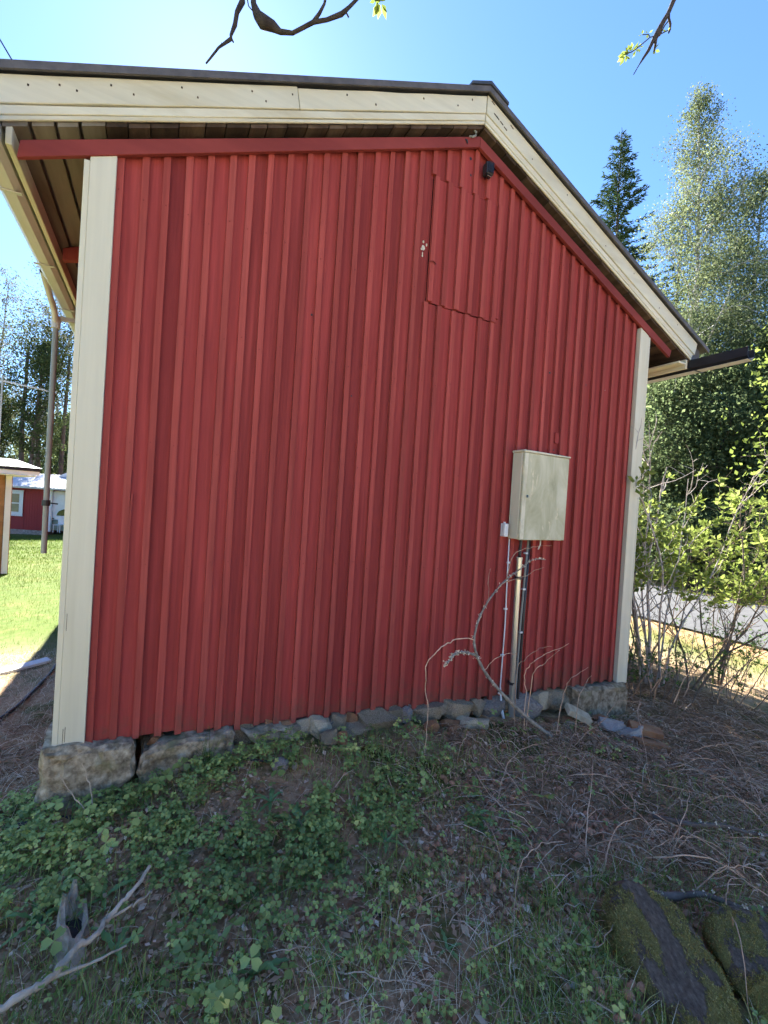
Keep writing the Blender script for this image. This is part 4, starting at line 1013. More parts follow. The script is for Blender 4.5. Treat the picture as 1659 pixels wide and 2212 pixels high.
st = stick('weed_stalk', 'dry forked weed stalk standing before the left corner stone', 'weed', [(.211, -.300, -.30), (.202, -.280, -.235), (.211, -.260, -.229), (.200, -.240, -.168), (.176, -.220, -.083), (.147, -.200, -.013)], .0035, .002, 'bark_dead')
s = stick('side_branch', None, None, [(.202, -.280, -.235), (.150, -.253, -.176), (.098, -.227, -.117), (.053, -.200, -.047)], .003, .002, 'bark_dead'); s.parent = st
# rotten stump chunk
def stump():
    o = tag(empty('rotten_stump', (.215, -.90, gzs(.215, -.90) + .01)), 'hollow rotten grey wood stump at lower left', 'stump')
    rs = np.random.RandomState(4)
    n = 26; rings = 9
    V = []; F = []
    for j in range(rings):
        t = j / (rings - 1)
        for i in range(n):
            a = 6.283 * i / n
            hgt = .125 * (0.55 + .45 * math.cos(a - 1.9)) * (1 + .25 * math.sin(5 * a)) + .02
            r = 1 - .25 * t + .06 * math.sin(7 * a + t * 3) + rs.uniform(-.03, .03)
            V.append((.062 * r * math.cos(a), .135 * r * math.sin(a) + .05 * t, -.05 + t * (hgt + .05)))
    for j in range(rings):                        # inner hollow
        t = 1 - j / (rings - 1)
        for i in range(n):
            a = 6.283 * i / n
            hgt = .125 * (0.55 + .45 * math.cos(a - 1.9)) * (1 + .25 * math.sin(5 * a)) + .02
            r = (1 - .25 * t) * .68 + .05 * math.sin(7 * a)
            V.append((.062 * r * math.cos(a), .135 * r * math.sin(a) + .05 * t, -.05 + t * (hgt + .045)))
    for j in range(2 * rings - 1):
        for i in range(n):
            F.append((j * n + i, j * n + (i + 1) % n, (j + 1) * n + (i + 1) % n, (j + 1) * n + i))
    w = MB().add(V, F).build('shell', 'rot_wood', o); w.rotation_euler = (-.38, .1, .15)
    h = MB().prism([(-.040, -.02), (.040, -.02), (.03, .012), (-.03, .015)], -.09, .10).build('rotten_heart', 'bark_dark', o)
stump()
# black hose and plank at the left side of the shed
stick('black_hose', 'black plastic hose lying on the litter left of the shed', 'hose', [(-.80, 1.0, gzs(-.8, 1.0) + .02), (-.557, 1.469, gzs(-.557, 1.469) + .02), (-.461, 1.836, gzs(-.461, 1.836) + .02), (-.404, 2.442, gzs(-.404, 2.442) + .02), (-.39, 3.2, gzs(-.39, 3.2) + .02)], .016, .016, 'black_plastic')
stick('black_pipe', 'black ground pipe end showing below the left corner stone', 'pipe', [(-.16, -.11, -.33), (-.06, -.13, -.305), (.044, -.15, -.30), (.16, -.20, -.285), (.26, -.18, -.26), (.36, -.16, -.25)], .014, .014, 'black_plastic')
stick('black_wire', 'black wire lying through the clover near the grey cobble', 'wire', [(.72, -.17, gzs(.72, -.17) + .01), (.901, -.20, gzs(.9, -.2) + .015), (1.013, -.262, gzs(1.01, -.26) + .015), (1.190, -.347, gzs(1.19, -.35) + .01)], .006, .006, 'black_plastic')
pk = MB().beam((-1.35, 2.45, gzs(-1.35, 2.45) + .03), (-.50, 2.94, gzs(-.5, 2.94) + .03), (-.03, .055, 0), (0, 0, .012), 6, .003).build('white_plank', 'plank_white', None)
tag(pk, 'white painted plank lying half in sun left of the shed', 'plank')
for x, y, l in ((1.80, -1.80, 'white scrap of litter on the grass left of the black boulder'), (1.99, -1.80, 'second white scrap lying right beside the black boulder')):
    o = rock('paper_scrap', (x, y, gzs(x, y) + .012), (.035, .028, .02), 'white_lump', 610, sub=1); tag(o, l, 'litter')

# ------------------------------------------------------------------ cones (individuals sharing two meshes)
def cone_mesh(k):
    V = []; F = []; n = 10; m = 12
    for j in range(m + 1):
        t = j / m; r = math.sin(math.pi * (t * .94 + .03)) ** .75 * (1 - .25 * t)
        for i in range(n):
            a = 6.283 * (i + .5 * (j % 2)) / n
            rr = r * (1 + .12 * (1 if (i + j + k) % 2 else -1))
            V.append((rr * math.cos(a), rr * math.sin(a), (t - .5) * 2.5))
    for j in range(m):
        for i in range(n): F.append((j * n + i, j * n + (i + 1) % n, (j + 1) * n + (i + 1) % n, (j + 1) * n + i))
    me = bpy.data.meshes.new('cone'); me.from_pydata(V, [], F); me.update(); me.materials.append(MAT['cone']); return me
CM = [cone_mesh(0), cone_mesh(1)]
cl = [(2.25, -1.12), (2.35, -1.2), (2.05, -1.1), (1.95, -1.22), (1.86, -1.3), (2.1, -1.35), (2.2, -1.45), (1.95, -1.48), (2.45, -1.25), (2.6, -1.15), (1.75, -1.1), (2.15, -.75), (2.3, -.6), (2.3, -1.75), (2.5, -1.55), (2.02, -1.88), (1.9, -1.95), (2.55, -1.72), (2.8, -1.2), (3.0, -1.0)]
n_c = 0
while n_c < 190:
    if random.random() < .8:
        c = random.choice(cl); x = random.gauss(c[0], .09); y = random.gauss(c[1], .07)
    else:
        x = random.uniform(1.2, 3.6); y = random.uniform(-2.0, -.4)
    if y > -.25 or y < -2.25 or x < 1.0: continue
    o = bpy.data.objects.new('fallen_cone', CM[n_c % 2]); s = random.uniform(.0115, .0165)
    o.scale = (s, s, s * random.uniform(.9, 1.15)); o.rotation_euler = (random.uniform(1.1, 1.9), random.uniform(-.4, .4), random.uniform(0, 6.28))
    o.location = (x, y, gzs(x, y) + s * 1.7); link(o)
    tag(o, 'small brown fallen cone lying among the twigs and litter', 'cone', 'fallen cones on the ground'); n_c += 1

# ------------------------------------------------------------------ ground cover (uncountable: stuff)
def pts_in(n, x0, x1, y0, y1, dens, rs=rng):
    X = rs.uniform(x0, x1, n); Y = rs.uniform(y0, y1, n)
    k = rs.rand(n) < dens(X, Y); return X[k], Y[k]
def in_view_front(X, Y):
    free = ((Y < -.13) | (X < -.06) | (X > 4.65)) * 1.0
    for bx_, by_, ca_, sa_, ra, rb in ((2.205, -1.875, math.cos(1.08), math.sin(1.08), .36, .20), (2.52, -2.045, math.cos(.7), math.sin(.7), .27, .19)):
        u = (X - bx_) * ca_ + (Y - by_) * sa_; v = -(X - bx_) * sa_ + (Y - by_) * ca_
        free = free * (1 - .96 * (((u / ra) ** 2 + (v / rb) ** 2) < 1))       # nothing grows through the boulders
    return free

def clover_density(X, Y):
    d = fbm(X * 2.2 + 9, Y * 2.2, 4)
    left = 1 - sstep(1.3, 2.6, X + .35 * (Y + 1.0))
    low = 1 - .80 * sstep(-.85, -1.35, Y - .25 * (X < .5))
    clump = sstep(.41, .53, d + .08 * left) * sstep(.36, .5, fbm(X * 9 + 3, Y * 9, 3))
    nearwood = 1 - .8 * (sstep(.62, .5, X) * sstep(-.72, -.80, Y) * sstep(-.15, 0.0, X))
    return nearwood * in_view_front(X, Y) * clump * np.clip(.05 + .95 * left, 0, 1) * low * (1 - .8 * sstep(-.15, -.5, X) * (Y > -.2))
X, Y = pts_in(52000, -1.3, 4.6, -2.3, .1, clover_density)
def make_clover(X, Y, name, label, size=(.010, .019), hh=(.012, .085)):
    n = len(X); Z = gz(X, Y)
    H = rng.uniform(hh[0], hh[1], n) * (.5 + fbm(X * 3, Y * 3, 2))
    S = rng.uniform(size[0], size[1], n) * (.7 + .6 * fbm(X * 1.5 + 40, Y * 1.5, 2))
    C = np.stack([X + rng.normal(0, .01, n), Y + rng.normal(0, .01, n), Z + H], 1)
    tilt = unit(np.stack([rng.normal(0, .38, n), rng.normal(-.12, .38, n), np.ones(n)], 1))
    ref = unit(np.cross(tilt, rng.normal(size=(n, 3)))); ref2 = np.cross(tilt, ref)
    rn = np.clip(rng.normal(.42, .24, n) + (fbm(X * 2, Y * 2, 3) - .5) * .9, 0, 1)
    Vs = []; Fs = []; Rs = []; base = 0
    for k in range(3):
        a = k * 2.094 + rng.normal(0, .15, n)
        D = ref * np.cos(a)[:, None] + ref2 * np.sin(a)[:, None]; Wv = np.cross(tilt, D)
        s = S[:, None]; dn = tilt * s * -.25
        p0 = C; p1 = C + D * s * .75 + Wv * s * .62 + dn * .3 + tilt * s * .12; p2 = C + D * s * 1.45 + Wv * s * .50 + dn
        p3 = C + D * s * 1.35 + dn * 1.1; p4 = C + D * s * 1.45 - Wv * s * .50 + dn; p5 = C + D * s * .75 - Wv * s * .62 + dn * .3 + tilt * s * .12
        V = np.stack([p0, p1, p2, p3, p4, p5], 1).reshape(-1, 3)
        i = np.arange(n)[:, None] * 6 + base
        Fs.append(np.concatenate([i + np.array([[0, 3, 2, 1]]), i + np.array([[0, 5, 4, 3]])])); Vs.append(V)
        Rs.append(np.repeat(np.clip(rn + rng.normal(0, .06, n), 0, 1), 6)); base += 6 * n
    o = from_np(name, np.concatenate(Vs), np.concatenate(Fs), MAT['clover'], None, np.concatenate(Rs))
    return tag(o, label, 'ground cover', kind='stuff')
make_clover(X, Y, 'clover', 'low green clover leaves carpeting the ground before the wall', (.0075, .017), (.008, .095))
# bigger leaves at lower left and scattered
def bigd(X, Y): return (1 - .85 * (sstep(.55, .48, X) * sstep(-.68, -.76, Y) * sstep(-.1, 0.05, X))) * in_view_front(X, Y) * np.clip((1 - sstep(.2, .9, X)) * .9 + .07, 0, 1) * sstep(.35, .5, fbm(X * 3 + 2, Y * 3, 3))
X, Y = pts_in(800, -.6, 3.2, -2.2, -.2, bigd)
make_clover(X, Y, 'large_clover', 'larger pale green three-part leaves at the lower left', (.018, .032), (.05, .15))

WD = NPM(); rsw = np.random.RandomState(12)
X, Y = pts_in(9000, -1.2, 4.4, -2.3, -.15, lambda X, Y: .14 * in_view_front(X, Y) * sstep(.42, .6, fbm(X * 2.7 + 60, Y * 2.7, 3)) * (1 - .6 * sstep(1.8, 3.0, X)))
for x, y in zip(X, Y):
    d = unit(np.array([rsw.normal(0, .3), rsw.normal(0, .3), 1.0])); L = rsw.uniform(.012, .034); hh_ = rsw.uniform(.004, .05); z_ = gzs(x, y) + hh_
    n_ = rsw.randint(4, 9); dd_ = unit(np.array([0, 0, .5]) + rsw.normal(size=3) * .2)
    a_ = rsw.uniform(0, 6.28) + np.arange(n_) * 6.283 / n_ + rsw.normal(0, .3, n_)
    D_ = unit(np.stack([np.cos(a_), np.sin(a_), rsw.uniform(-.1, .9, n_)], 1)); W_ = unit(np.cross(D_, np.array([0, 0, 1.0])[None] + rsw.normal(size=(n_, 3)) * .3))
    s_ = (L * rsw.uniform(.5, 1.3, n_))[:, None]; P_ = np.array([x, y, z_])[None] + np.zeros((n_, 3)); asp = rsw.uniform(.14, .30)
    V_ = np.stack([P_, P_ + D_ * s_ * .55 + W_ * s_ * asp, P_ + D_ * s_ * 1.1 - np.array([0, 0, .2]) * s_, P_ + D_ * s_ * .55 - W_ * s_ * asp], 1).reshape(-1, 3)
    WD.add(V_, np.arange(4 * n_).reshape(-1, 4), np.repeat(np.clip(rsw.normal(.5, .25, n_), 0, 1), 4))
tag(WD.build('mixed_weeds', 'grass', None, False), 'mixed small pointed weeds growing among the clover', 'weeds', kind='stuff')

def blades(X, Y, L, W, lean, mat, name, label, cat, seg=3, flat=0.0, kind='stuff', rn=None, Z=None):
    n = len(X); Z = gz(X, Y) if Z is None else Z
    a = rng.uniform(0, 2 * np.pi, n); d = np.stack([np.cos(a), np.sin(a), np.zeros(n)], 1); w = np.stack([-np.sin(a), np.cos(a), np.zeros(n)], 1)
    L = L * np.ones(n); lean = lean * np.ones(n)
    rings = []
    for k in range(seg + 1):
        t = k / seg
        out = lean * t ** 1.6 * L; h = L * t * np.sqrt(np.clip(1 - (lean * t ** .8) ** 2 * .9, .02, 1))
        h = h * (1 - flat) + .012 * flat
        c = np.stack([X, Y, Z], 1) + d * out[:, None] + np.array([0, 0, 1.0]) * h[:, None]
        ww = (W * (1 - t * .85))
        ww = np.asarray(ww) * np.ones(n)
        rings.append(c - w * ww[:, None] / 2); rings.append(c + w * ww[:, None] / 2)
    V = np.stack(rings, 1).reshape(-1, 3); m = 2 * (seg + 1)
    i = np.arange(n)[:, None] * m
    F = np.concatenate([i + np.array([[2 * k, 2 * k + 1, 2 * k + 3, 2 * k + 2]]) for k in range(seg)])
    R = np.repeat(np.clip(rng.normal(.5, .25, n), 0, 1) if rn is None else rn, m)
    o = from_np(name, V, F, MAT[mat], None, R)
    return tag(o, label, cat, kind=kind)
def gd(X, Y): return in_view_front(X, Y) * sstep(.40, .62, fbm(X * 1.7 + 3, Y * 1.7 + 8, 4)) * (.25 + .75 * sstep(-.8, -1.5, Y)) * (1 - .8 * sstep(2.0, 3.0, X))
X, Y = pts_in(90000, -1.2, 4.2, -2.35, 0, gd)
blades(X, Y, rng.uniform(.03, .12, len(X)), rng.uniform(.0025, .0055, len(X)), rng.uniform(.2, .85, len(X)), 'grass', 'short_grass', 'short green grass growing between the clover', 'grass')
def sdn(X, Y): return in_view_front(X, Y) * (.12 + .88 * sstep(-1.1, -1.7, Y) * sstep(.35, .55, fbm(X * 2, Y * 2, 3))) + .6 * (X < -.1) * (Y > -.6)
X, Y = pts_in(38000, -1.4, 4.6, -2.4, 3.4, lambda X, Y: sdn(X, Y) * in_view_front(X, Y))
blades(X, Y, rng.uniform(.05, .22, len(X)), rng.uniform(.0018, .0036, len(X)), rng.uniform(.6, .98, len(X)), 'straw', 'dry_grass', 'dry straw coloured grass stems lying on the soil', 'dry grass', flat=.6)
# dead leaves and bark crumbs
def ld(X, Y): return in_view_front(X, Y) * (.25 + .75 * sstep(.4, .6, fbm(X * 2.6 + 30, Y * 2.6, 3)))
X, Y = pts_in(95000, -1.5, 5.6, -2.4, .9, ld)
Z = gz(X, Y) + rng.uniform(.002, .016, len(X))
n = len(X); A = unit(np.stack([rng.normal(size=n), rng.normal(size=n), rng.normal(0, .3, n)], 1)); B = unit(np.cross(np.stack([rng.normal(0, .35, n), rng.normal(0, .35, n), np.ones(n)], 1), A))
S = (rng.uniform(.004, .017, n) * np.where(rng.rand(n) < .12, 1.7, 1))[:, None]; P = np.stack([X, Y, Z], 1); UPV = np.array([0, 0, 1.0])
curl = rng.uniform(-.1, .35, n)[:, None]
V = np.stack([P - A * S, P + B * S * .55 + UPV * S * curl, P + A * S + UPV * S * curl * .5, P - B * S * .55 + UPV * S * curl], 1).reshape(-1, 3)
o = from_np('leaf_litter', V, np.arange(4 * n).reshape(-1, 4), MAT['litter'], None, np.repeat(np.clip(rng.normal(.5, .28, n), 0, 1), 4)); tag(o, 'brown dead leaf litter scattered over the soil', 'leaf litter', kind='stuff')
# fine twig litter on the right and left of the shed
def td(X, Y): return in_view_front(X, Y) * np.clip(.10 + .9 * sstep(1.7, 2.7, X + .3 * Y + .3), 0, 1) + .5 * (X < -.1)
X, Y = pts_in(20000, -1.4, 6.2, -2.35, 1.4, lambda X, Y: td(X, Y) * in_view_front(X, Y))
TW = NPM()
a = rng.uniform(0, 6.28, len(X)); L = rng.uniform(.05, .34, len(X)) * np.where(rng.rand(len(X)) < .25, 1.7, 1)
h = rng.uniform(.003, .06, len(X)); bend = rng.uniform(-.9, .9, len(X))
for i in range(len(X)):
    ts = np.linspace(0, 1, 4); ang = a[i] + bend[i] * ts
    px = X[i] + np.cumsum(np.cos(ang)) * L[i] / 4; pyv = Y[i] + np.cumsum(np.sin(ang)) * L[i] / 4
    if (pyv > -.14).any() and (px > -.06).any() and (px < 4.65).any(): continue
    pz = gz(px, pyv) + .003 + h[i] * np.sin(np.pi * ts)
    r = rng.uniform(.0012, .0031)
    TW.tube(np.stack([px, pyv, pz], 1), [r, r, r * .8, r * .5], 3, float(np.clip(rng.normal(.5, .25), 0, 1)))
tag(TW.build('twig_litter', 'twig', None, True), 'tangle of fine dead twigs covering the ground at right', 'twigs', kind='stuff')

# lawn west of the shed, denser near
def lawnd(X, Y): return 1.0 * (X < -.35 - .0 * Y) * sstep(1.8, 4.0, Y + .5 * fbm(X * 2, Y * 2, 2)) * (X > -.9 - .22 * (Y + 2.9))
U = rng.rand(60000); Y = 2.0 + (U ** 1.8) * 26; X = rng.uniform(-7.5, -.3, 60000)
k = rng.rand(60000) < lawnd(X, Y); X, Y = X[k], Y[k]
sc = np.clip(Y / 6, .8, 3.5)
blades(X, Y, rng.uniform(.03, .07, len(X)) * np.clip(sc, .8, 1.7), .004 * sc, rng.uniform(.2, .9, len(X)), 'lawn', 'lawn_grass', 'sunlit green lawn grass left of the shed', 'grass', seg=2, rn=np.clip(1.7 * fbm(X * .7, Y * .7, 3) - .45 + rng.normal(0, .2, len(X)), 0, 1))
# rough verge between shrubs and road
X = rng.uniform(5.4, 10.6, 9000); Y = rng.uniform(-1.5, 9, 9000); k = rng.rand(9000) < (.2 + .8 * sstep(6.3, 7.5, X)); X, Y = X[k], Y[k]
blades(X, Y, rng.uniform(.04, .16, len(X)), .005, rng.uniform(.3, .95, len(X)), 'verge_straw', 'dry_verge_grass', 'pale dry grass between the shrubs and the road', 'dry grass', seg=2, flat=.3)
X = rng.uniform(6.4, 10.6, 5000); Y = rng.uniform(-1.5, 9, 5000)
blades(X, Y, rng.uniform(.04, .14, len(X)), .006, rng.uniform(.2, .8, len(X)), 'lawn', 'verge_grass', 'fresh green grass along the road verge', 'grass', seg=2)

# dandelions and broad leaves: individual plants
def dandelion(x, y, r, nl, label, up=.5, mat='dandelion', toothed=True):
    o = NPM()
    for k in range(nl):
        a = 6.283 * k / nl + random.uniform(-.3, .3); L = r * random.uniform(.7, 1.1); e = random.uniform(.3, 1.0) * up
        pts = []; wd = []
        m = 9
        for j in range(m):
            t = j / (m - 1); pts.append((math.cos(a) * L * t * (1 - .2 * e), math.sin(a) * L * t * (1 - .2 * e), L * (e * t - .75 * e * t * t) + .01))
            tooth = (1.0 if j % 2 else .45) if toothed else 1
            wd.append(L * .10 * (math.sin(math.pi * min(1, t * .9 + .08)) ** .8) * tooth + .001)
        pts = np.array(pts); w = np.array([-math.sin(a), math.cos(a), 0.15])
        V = np.stack([pts - w * np.array(wd)[:, None], pts + np.array([0, 0, -.004]), pts + w * np.array(wd)[:, None]], 1).reshape(-1, 3)
        F = np.array([[3 * j + q, 3 * j + q + 1, 3 * j + q + 4, 3 * j + q + 3] for j in range(m - 1) for q in (0, 1)])
        o.add(V, F, random.random())
    ob = o.build('dandelion_plant', mat, None, False); ob.location = (x, y, gzs(x, y)); return tag(ob, label, 'plant', 'dandelion plants in the clover')
for x, y, r, n_, l in ((1.12, -.74, .17, 11, 'largest dandelion rosette in the clover below the wall centre'), (1.02, -.55, .12, 8, 'dandelion rosette just behind the largest one'),
                       (1.50, -.95, .13, 6, 'dandelion with upright paddle leaf right of centre'), (1.14, -1.22, .10, 5, 'dandelion left of the dark hole in the ground'), (1.05, -1.38, .10, 5, 'narrow leaved dandelion near the bottom centre'),
                       (.80, -1.28, .13, 6, 'dandelion near the bottom edge right of the bleached stick'), (.36, -1.0, .15, 5, 'tall leaved dandelion beside the rotten stump'), (.30, -.74, .13, 5, 'dandelion growing behind the rotten stump'),
                       (1.48, -1.50, .09, 4, 'small dandelion near the bottom below the pale stems'), (2.05, -.95, .11, 7, 'dandelion at the edge of the twig tangle'), (1.75, -.55, .09, 6, 'dandelion near the wall left of the brick chunks'), (.08, -.75, .14, 6, 'dandelion at the left edge near the stump')):
    dandelion(x, y, r, n_, l, up=random.uniform(.6, 1.3))
# grass tuft at the footing
def tuft(x, y, n, L, label, mat='lawn'):
    X = np.full(n, x) + rng.normal(0, .02, n); Y = np.full(n, y) + rng.normal(0, .012, n)
    o = blades(X, Y, rng.uniform(.5, 1.0, n) * L, .005, rng.uniform(.1, .7, n), mat, 'grass_tuft', label, 'grass tuft', seg=5, kind='thing')
tuft(.74, -.165, 26, .26, 'tuft of tall green grass in front of the second footing stone')
tuft(-.45, .55, 40, .22, 'grass tuft left of the shed in the shade', 'straw')
tuft(-.62, .2, 30, .25, 'second grass tuft nearer the left edge')
# dark hole in the turf
o = rock('mole_hole', (1.30, -1.27, gzs(1.3, -1.27) + .002), (.05, .04, .02), 'black_plastic', 620, sub=1); tag(o, 'small black hole in the turf at the bottom centre', 'hole')

# ------------------------------------------------------------------ shrubs right of the shed
def grow(p, d, L, n, wander, up, rs):
    P = [np.array(p, float)]; d = unit(np.array(d, float))
    for _ in range(n):
        d = unit(d + rs.normal(size=3) * wander + np.array([0, 0, up])); P.append(P[-1] + d * L / n)
    return np.array(P), d

def leaf_clump(NP, p, d, rs, nl, size, spread=.5, aspect=.55):
    """a whorl of pointed leaves opening round direction d"""
    d = unit(np.array(d)); a = unit(np.cross(d, rs.normal(size=3))); b = np.cross(d, a)
    th = rs.uniform(0, 6.28) + np.arange(nl) * 6.283 / nl + rs.normal(0, .25, nl)
    out = a[None] * np.cos(th)[:, None] + b[None] * np.sin(th)[:, None]
    D = unit(d[None] * rs.uniform(.35, .9, nl)[:, None] + out * spread * 1.6 + np.array([0, 0, -.12])); W = unit(np.cross(D, d[None] + rs.normal(size=(nl, 3)) * .3)); Nn = np.cross(D, W)
    s = (size * rs.uniform(.6, 1.15, nl))[:, None]; P = p[None] + D * s * .15
    V = np.stack([P, P + D * s * .5 + W * s * .5 * aspect + Nn * s * .08, P + D * s, P + D * s * .5 - W * s * .5 * aspect + Nn * s * .08], 1).reshape(-1, 3)
    NP.add(V, np.arange(4 * nl).reshape(-1, 4), np.repeat(np.clip(rs.normal(.5, .25, nl), 0, 1), 4))

def shrub(name, label, base, nst, height, spread, seed, leafmat_='spring_leaf', zleaf=(.7, 2.6), size=.078, lean=(0, 0), stem_r=.014, clumps=1.0, bare=0, cat='shrub', group=None, twigs=5, bark='bark_shrub'):
    rs = np.random.RandomState(seed); o = empty(name, base); tag(o, label, cat, group)
    ST = NPM(); LV = NPM(); first = []
    for s_ in range(nst):
        a = rs.uniform(0, 6.28); p = np.array([math.cos(a), math.sin(a), 0]) * rs.uniform(0, spread * .25) + np.array([0, 0, -.06])
        d = np.array([math.cos(a) * spread * .35 + lean[0], math.sin(a) * spread * .35 + lean[1], 1.0])
        Ls = height * rs.uniform(.6, 1.05)
        P, dd = grow(p, d, Ls, 12, .10, .04, rs); r0 = stem_r * rs.uniform(.6, 1.2)
        ST.tube(P, np.linspace(r0, r0 * .3, 13), 6)
        isb = s_ < bare
        for q in range(twigs + rs.randint(0, 3)):
            i = rs.randint(4, 12); da = rs.uniform(0, 6.28)
            P2, d2 = grow(P[i], [math.cos(da) * .8, math.sin(da) * .8, .9], Ls * rs.uniform(.14, .32), 6, .18, .06, rs)
            ST.tube(P2, np.linspace(r0 * .4, r0 * .16, 7), 4)
            for j in range(2, 7):
                zz = P2[j][2]
                if zleaf[0] < zz < zleaf[1] and not isb and rs.rand() < .55 * clumps: leaf_clump(LV, P2[j], d2, rs, rs.randint(4, 8), size)
                elif isb and rs.rand() < .25: leaf_clump(LV, P2[j], d2, rs, 3, size * .35)
            if zleaf[0] * .9 < P2[-1][2] < zleaf[1] * 1.1 and not isb: leaf_clump(LV, P2[-1], d2, rs, 7, size * 1.1)
            for w in range(2):
                k = rs.randint(2, 6); db_ = rs.uniform(0, 6.28)
                P3, d3 = grow(P2[k], [math.cos(db_), math.sin(db_), .6], rs.uniform(.08, .25), 4, .2, .05, rs); ST.tube(P3, np.linspace(r0 * .22, r0 * .1, 5), 3)
                if zleaf[0] < P3[-1][2] < zleaf[1] and not isb and rs.rand() < .8 * clumps: leaf_clump(LV, P3[-1], d3, rs, rs.randint(4, 8), size)
    ST.build('stems', bark, o)
    if LV.V: LV.build('leaves', leafmat_, o, False)
    return o
def gb(x, y): return (x, y, gzs(x, y))
GS = 'leafing shrubs right of the shed'
shrub('leafing_shrub', 'leafing shrub closest to the right corner board', gb(5.32, .48), 5, 2.1, .55, 31, clumps=1.5, twigs=7, zleaf=(1.1, 2.4), group=GS, lean=(.02, .06))
shrub('leafing_shrub', 'tall multi stemmed shrub with pale bare tips under the black gutter', gb(5.75, .36), 8, 3.3, .6, 32, clumps=1.5, twigs=7, zleaf=(1.15, 2.3), group=GS, bare=3, stem_r=.020, bark='bark_grey')
shrub('leafing_shrub', 'leafing shrub with slanting dark stem in the middle of the group', gb(6.05, .18), 5, 2.4, .9, 33, clumps=1.5, twigs=7, zleaf=(1.1, 2.4), group=GS, lean=(.15, -.05))
shrub('leafing_shrub', 'bright yellow green shrub at the right edge of the group', gb(6.85, .25), 6, 2.6, .95, 34, twigs=7, zleaf=(1.0, 2.5), group=GS, clumps=1.3)
shrub('leafing_shrub', 'shrub behind the others with bright leaves near the road', gb(7.0, 1.35), 6, 2.7, .9, 35, twigs=7, zleaf=(1.1, 2.5), group=GS, clumps=1.3)
shrub('low_shrub', 'low scraggly shrub with small dark leaves near the right edge', gb(6.35, -.12), 11, 1.05, 1.5, 36, 'deep_leaf', (.05, 1.1), .028, stem_r=.006, twigs=5, clumps=.6, group='low shrubs on the verge')
shrub('low_shrub', 'low scraggly shrub with small leaves in front of the road', gb(7.5, .45), 10, 1.0, 1.6, 37, 'deep_leaf', (.05, 1.1), .030, stem_r=.006, twigs=5, clumps=.6, group='low shrubs on the verge')
shrub('low_shrub', 'thin low shrub beside the right corner of the shed', gb(5.35, .10), 12, .8, 1.2, 38, 'deep_leaf', (.1, .8), .026, stem_r=.007, twigs=5, clumps=.6, group='low shrubs on the verge')
for i, (x, y) in enumerate(((5.05, -.05), (5.2, .1), (5.3, -.1), (5.6, .0), (5.45, .2), (5.0, .15), (6.1, -.3), (5.8, -.25))):
    P, _ = grow((x, y, gzs(x, y) - .02), (random.uniform(-.4, .5), random.uniform(-.5, .2), 1), random.uniform(.7, 1.4), 6, .16, -.03, rng)
    stick('dry_cane', 'dry brown cane leaning at the foot of the right shrubs', 'cane', P, .007, .003, 'cane', group='dry canes under the shrubs', sides=6)

# ------------------------------------------------------------------ trees
def broadleaf(name, label, base, H, R, seed, nleaf, lsize, mat='birch_leaf', bark='bark_birch', z0=.2, top=.25, r_trunk=.14, limbs=26, droop=(0, 0, -.5), cat='tree', group=None, clump=.5, lean=(0, 0), shape=1.0, twig_s=1.0, spire=0):
    """tapered trunk, rising limbs, leaves clustered along limbs and twigs"""
    rs = np.random.RandomState(seed); o = empty(name, base); tag(o, label, cat, group)
    W = NPM(); P, _ = grow((0, 0, -.3), (lean[0], lean[1], 1), H + .3, 16, .035 if not spire else .012, .05 if not spire else 0.0, rs)
    P[:, 2] *= (H) / P[-1][2]
    W.tube(P, np.linspace(r_trunk, r_trunk * .08, 17), 8)
    anchors = []
    for k in range(limbs):
        t = z0 + (1 - z0) * (k + rs.rand()) / limbs
        i = min(int(t * 16), 15); p = P[i] + (P[i + 1] - P[i]) * (t * 16 - i)
        u = (t - z0) / (1 - z0)
        if spire: prof = min(1, u / .22 + .45) * (1 - u) ** spire + .05
        else: prof = (math.sin(math.pi * min(1, max(0, u * .86 + .12))) ** .8) * shape + top * (1 - t) * .3
        L = R * max(.12, prof) * rs.uniform(.75, 1.3); a = k * 2.4 + rs.uniform(-.5, .5)
        Q, d = grow(p, [math.cos(a), math.sin(a), .75 + .5 * t], L * 1.15, 8, .14, -.02, rs)
        rr = r_trunk * (.28 if not spire else .36) * (1 - t * .7); W.tube(Q, np.linspace(rr, rr * .15, 9), 5)
        for j in range(2, 9): anchors.append((Q[j], L * .22))
        for w in range(5):
            m = rs.randint(2, 8); Q2, _ = grow(Q[m], unit(rs.normal(size=3)) + np.array([0, 0, .2]), L * rs.uniform(.25, .5), 5, .2, -.06, rs)
            W.tube(Q2, np.linspace(rr * .35, rr * .1, 6) * twig_s, 3)
            for j in range(1, 6): anchors.append((Q2[j], L * .16))
    W.build('trunk', bark, o)
    A = np.array([a for a, _ in anchors]); S = np.array([s for _, s in anchors])
    wgt = (rs.rand(len(A)) ** (3.5 if spire else 1.5) + .05) * (S / S.max()) ** .9; wgt /= wgt.sum()
    k = rs.choice(len(A), nleaf, p=wgt)
    Pp = A[k] + rs.normal(size=(nleaf, 3)) * (S[k] * clump + (.06 if not spire else .12))[:, None]
    V, F = leaf_cards(Pp, lsize * rs.uniform(.55, 1.3, nleaf), .62, droop, .1, rs)
    cr = vnoise(A[k][:, 0] * 1.3 + 50, A[k][:, 2] * 1.3 + A[k][:, 1])
    from_np('crown', V, F, MAT[mat], o, np.repeat(np.clip(.15 + .6 * cr + rs.normal(0, .18, nleaf), 0, 1), 4))
    return o

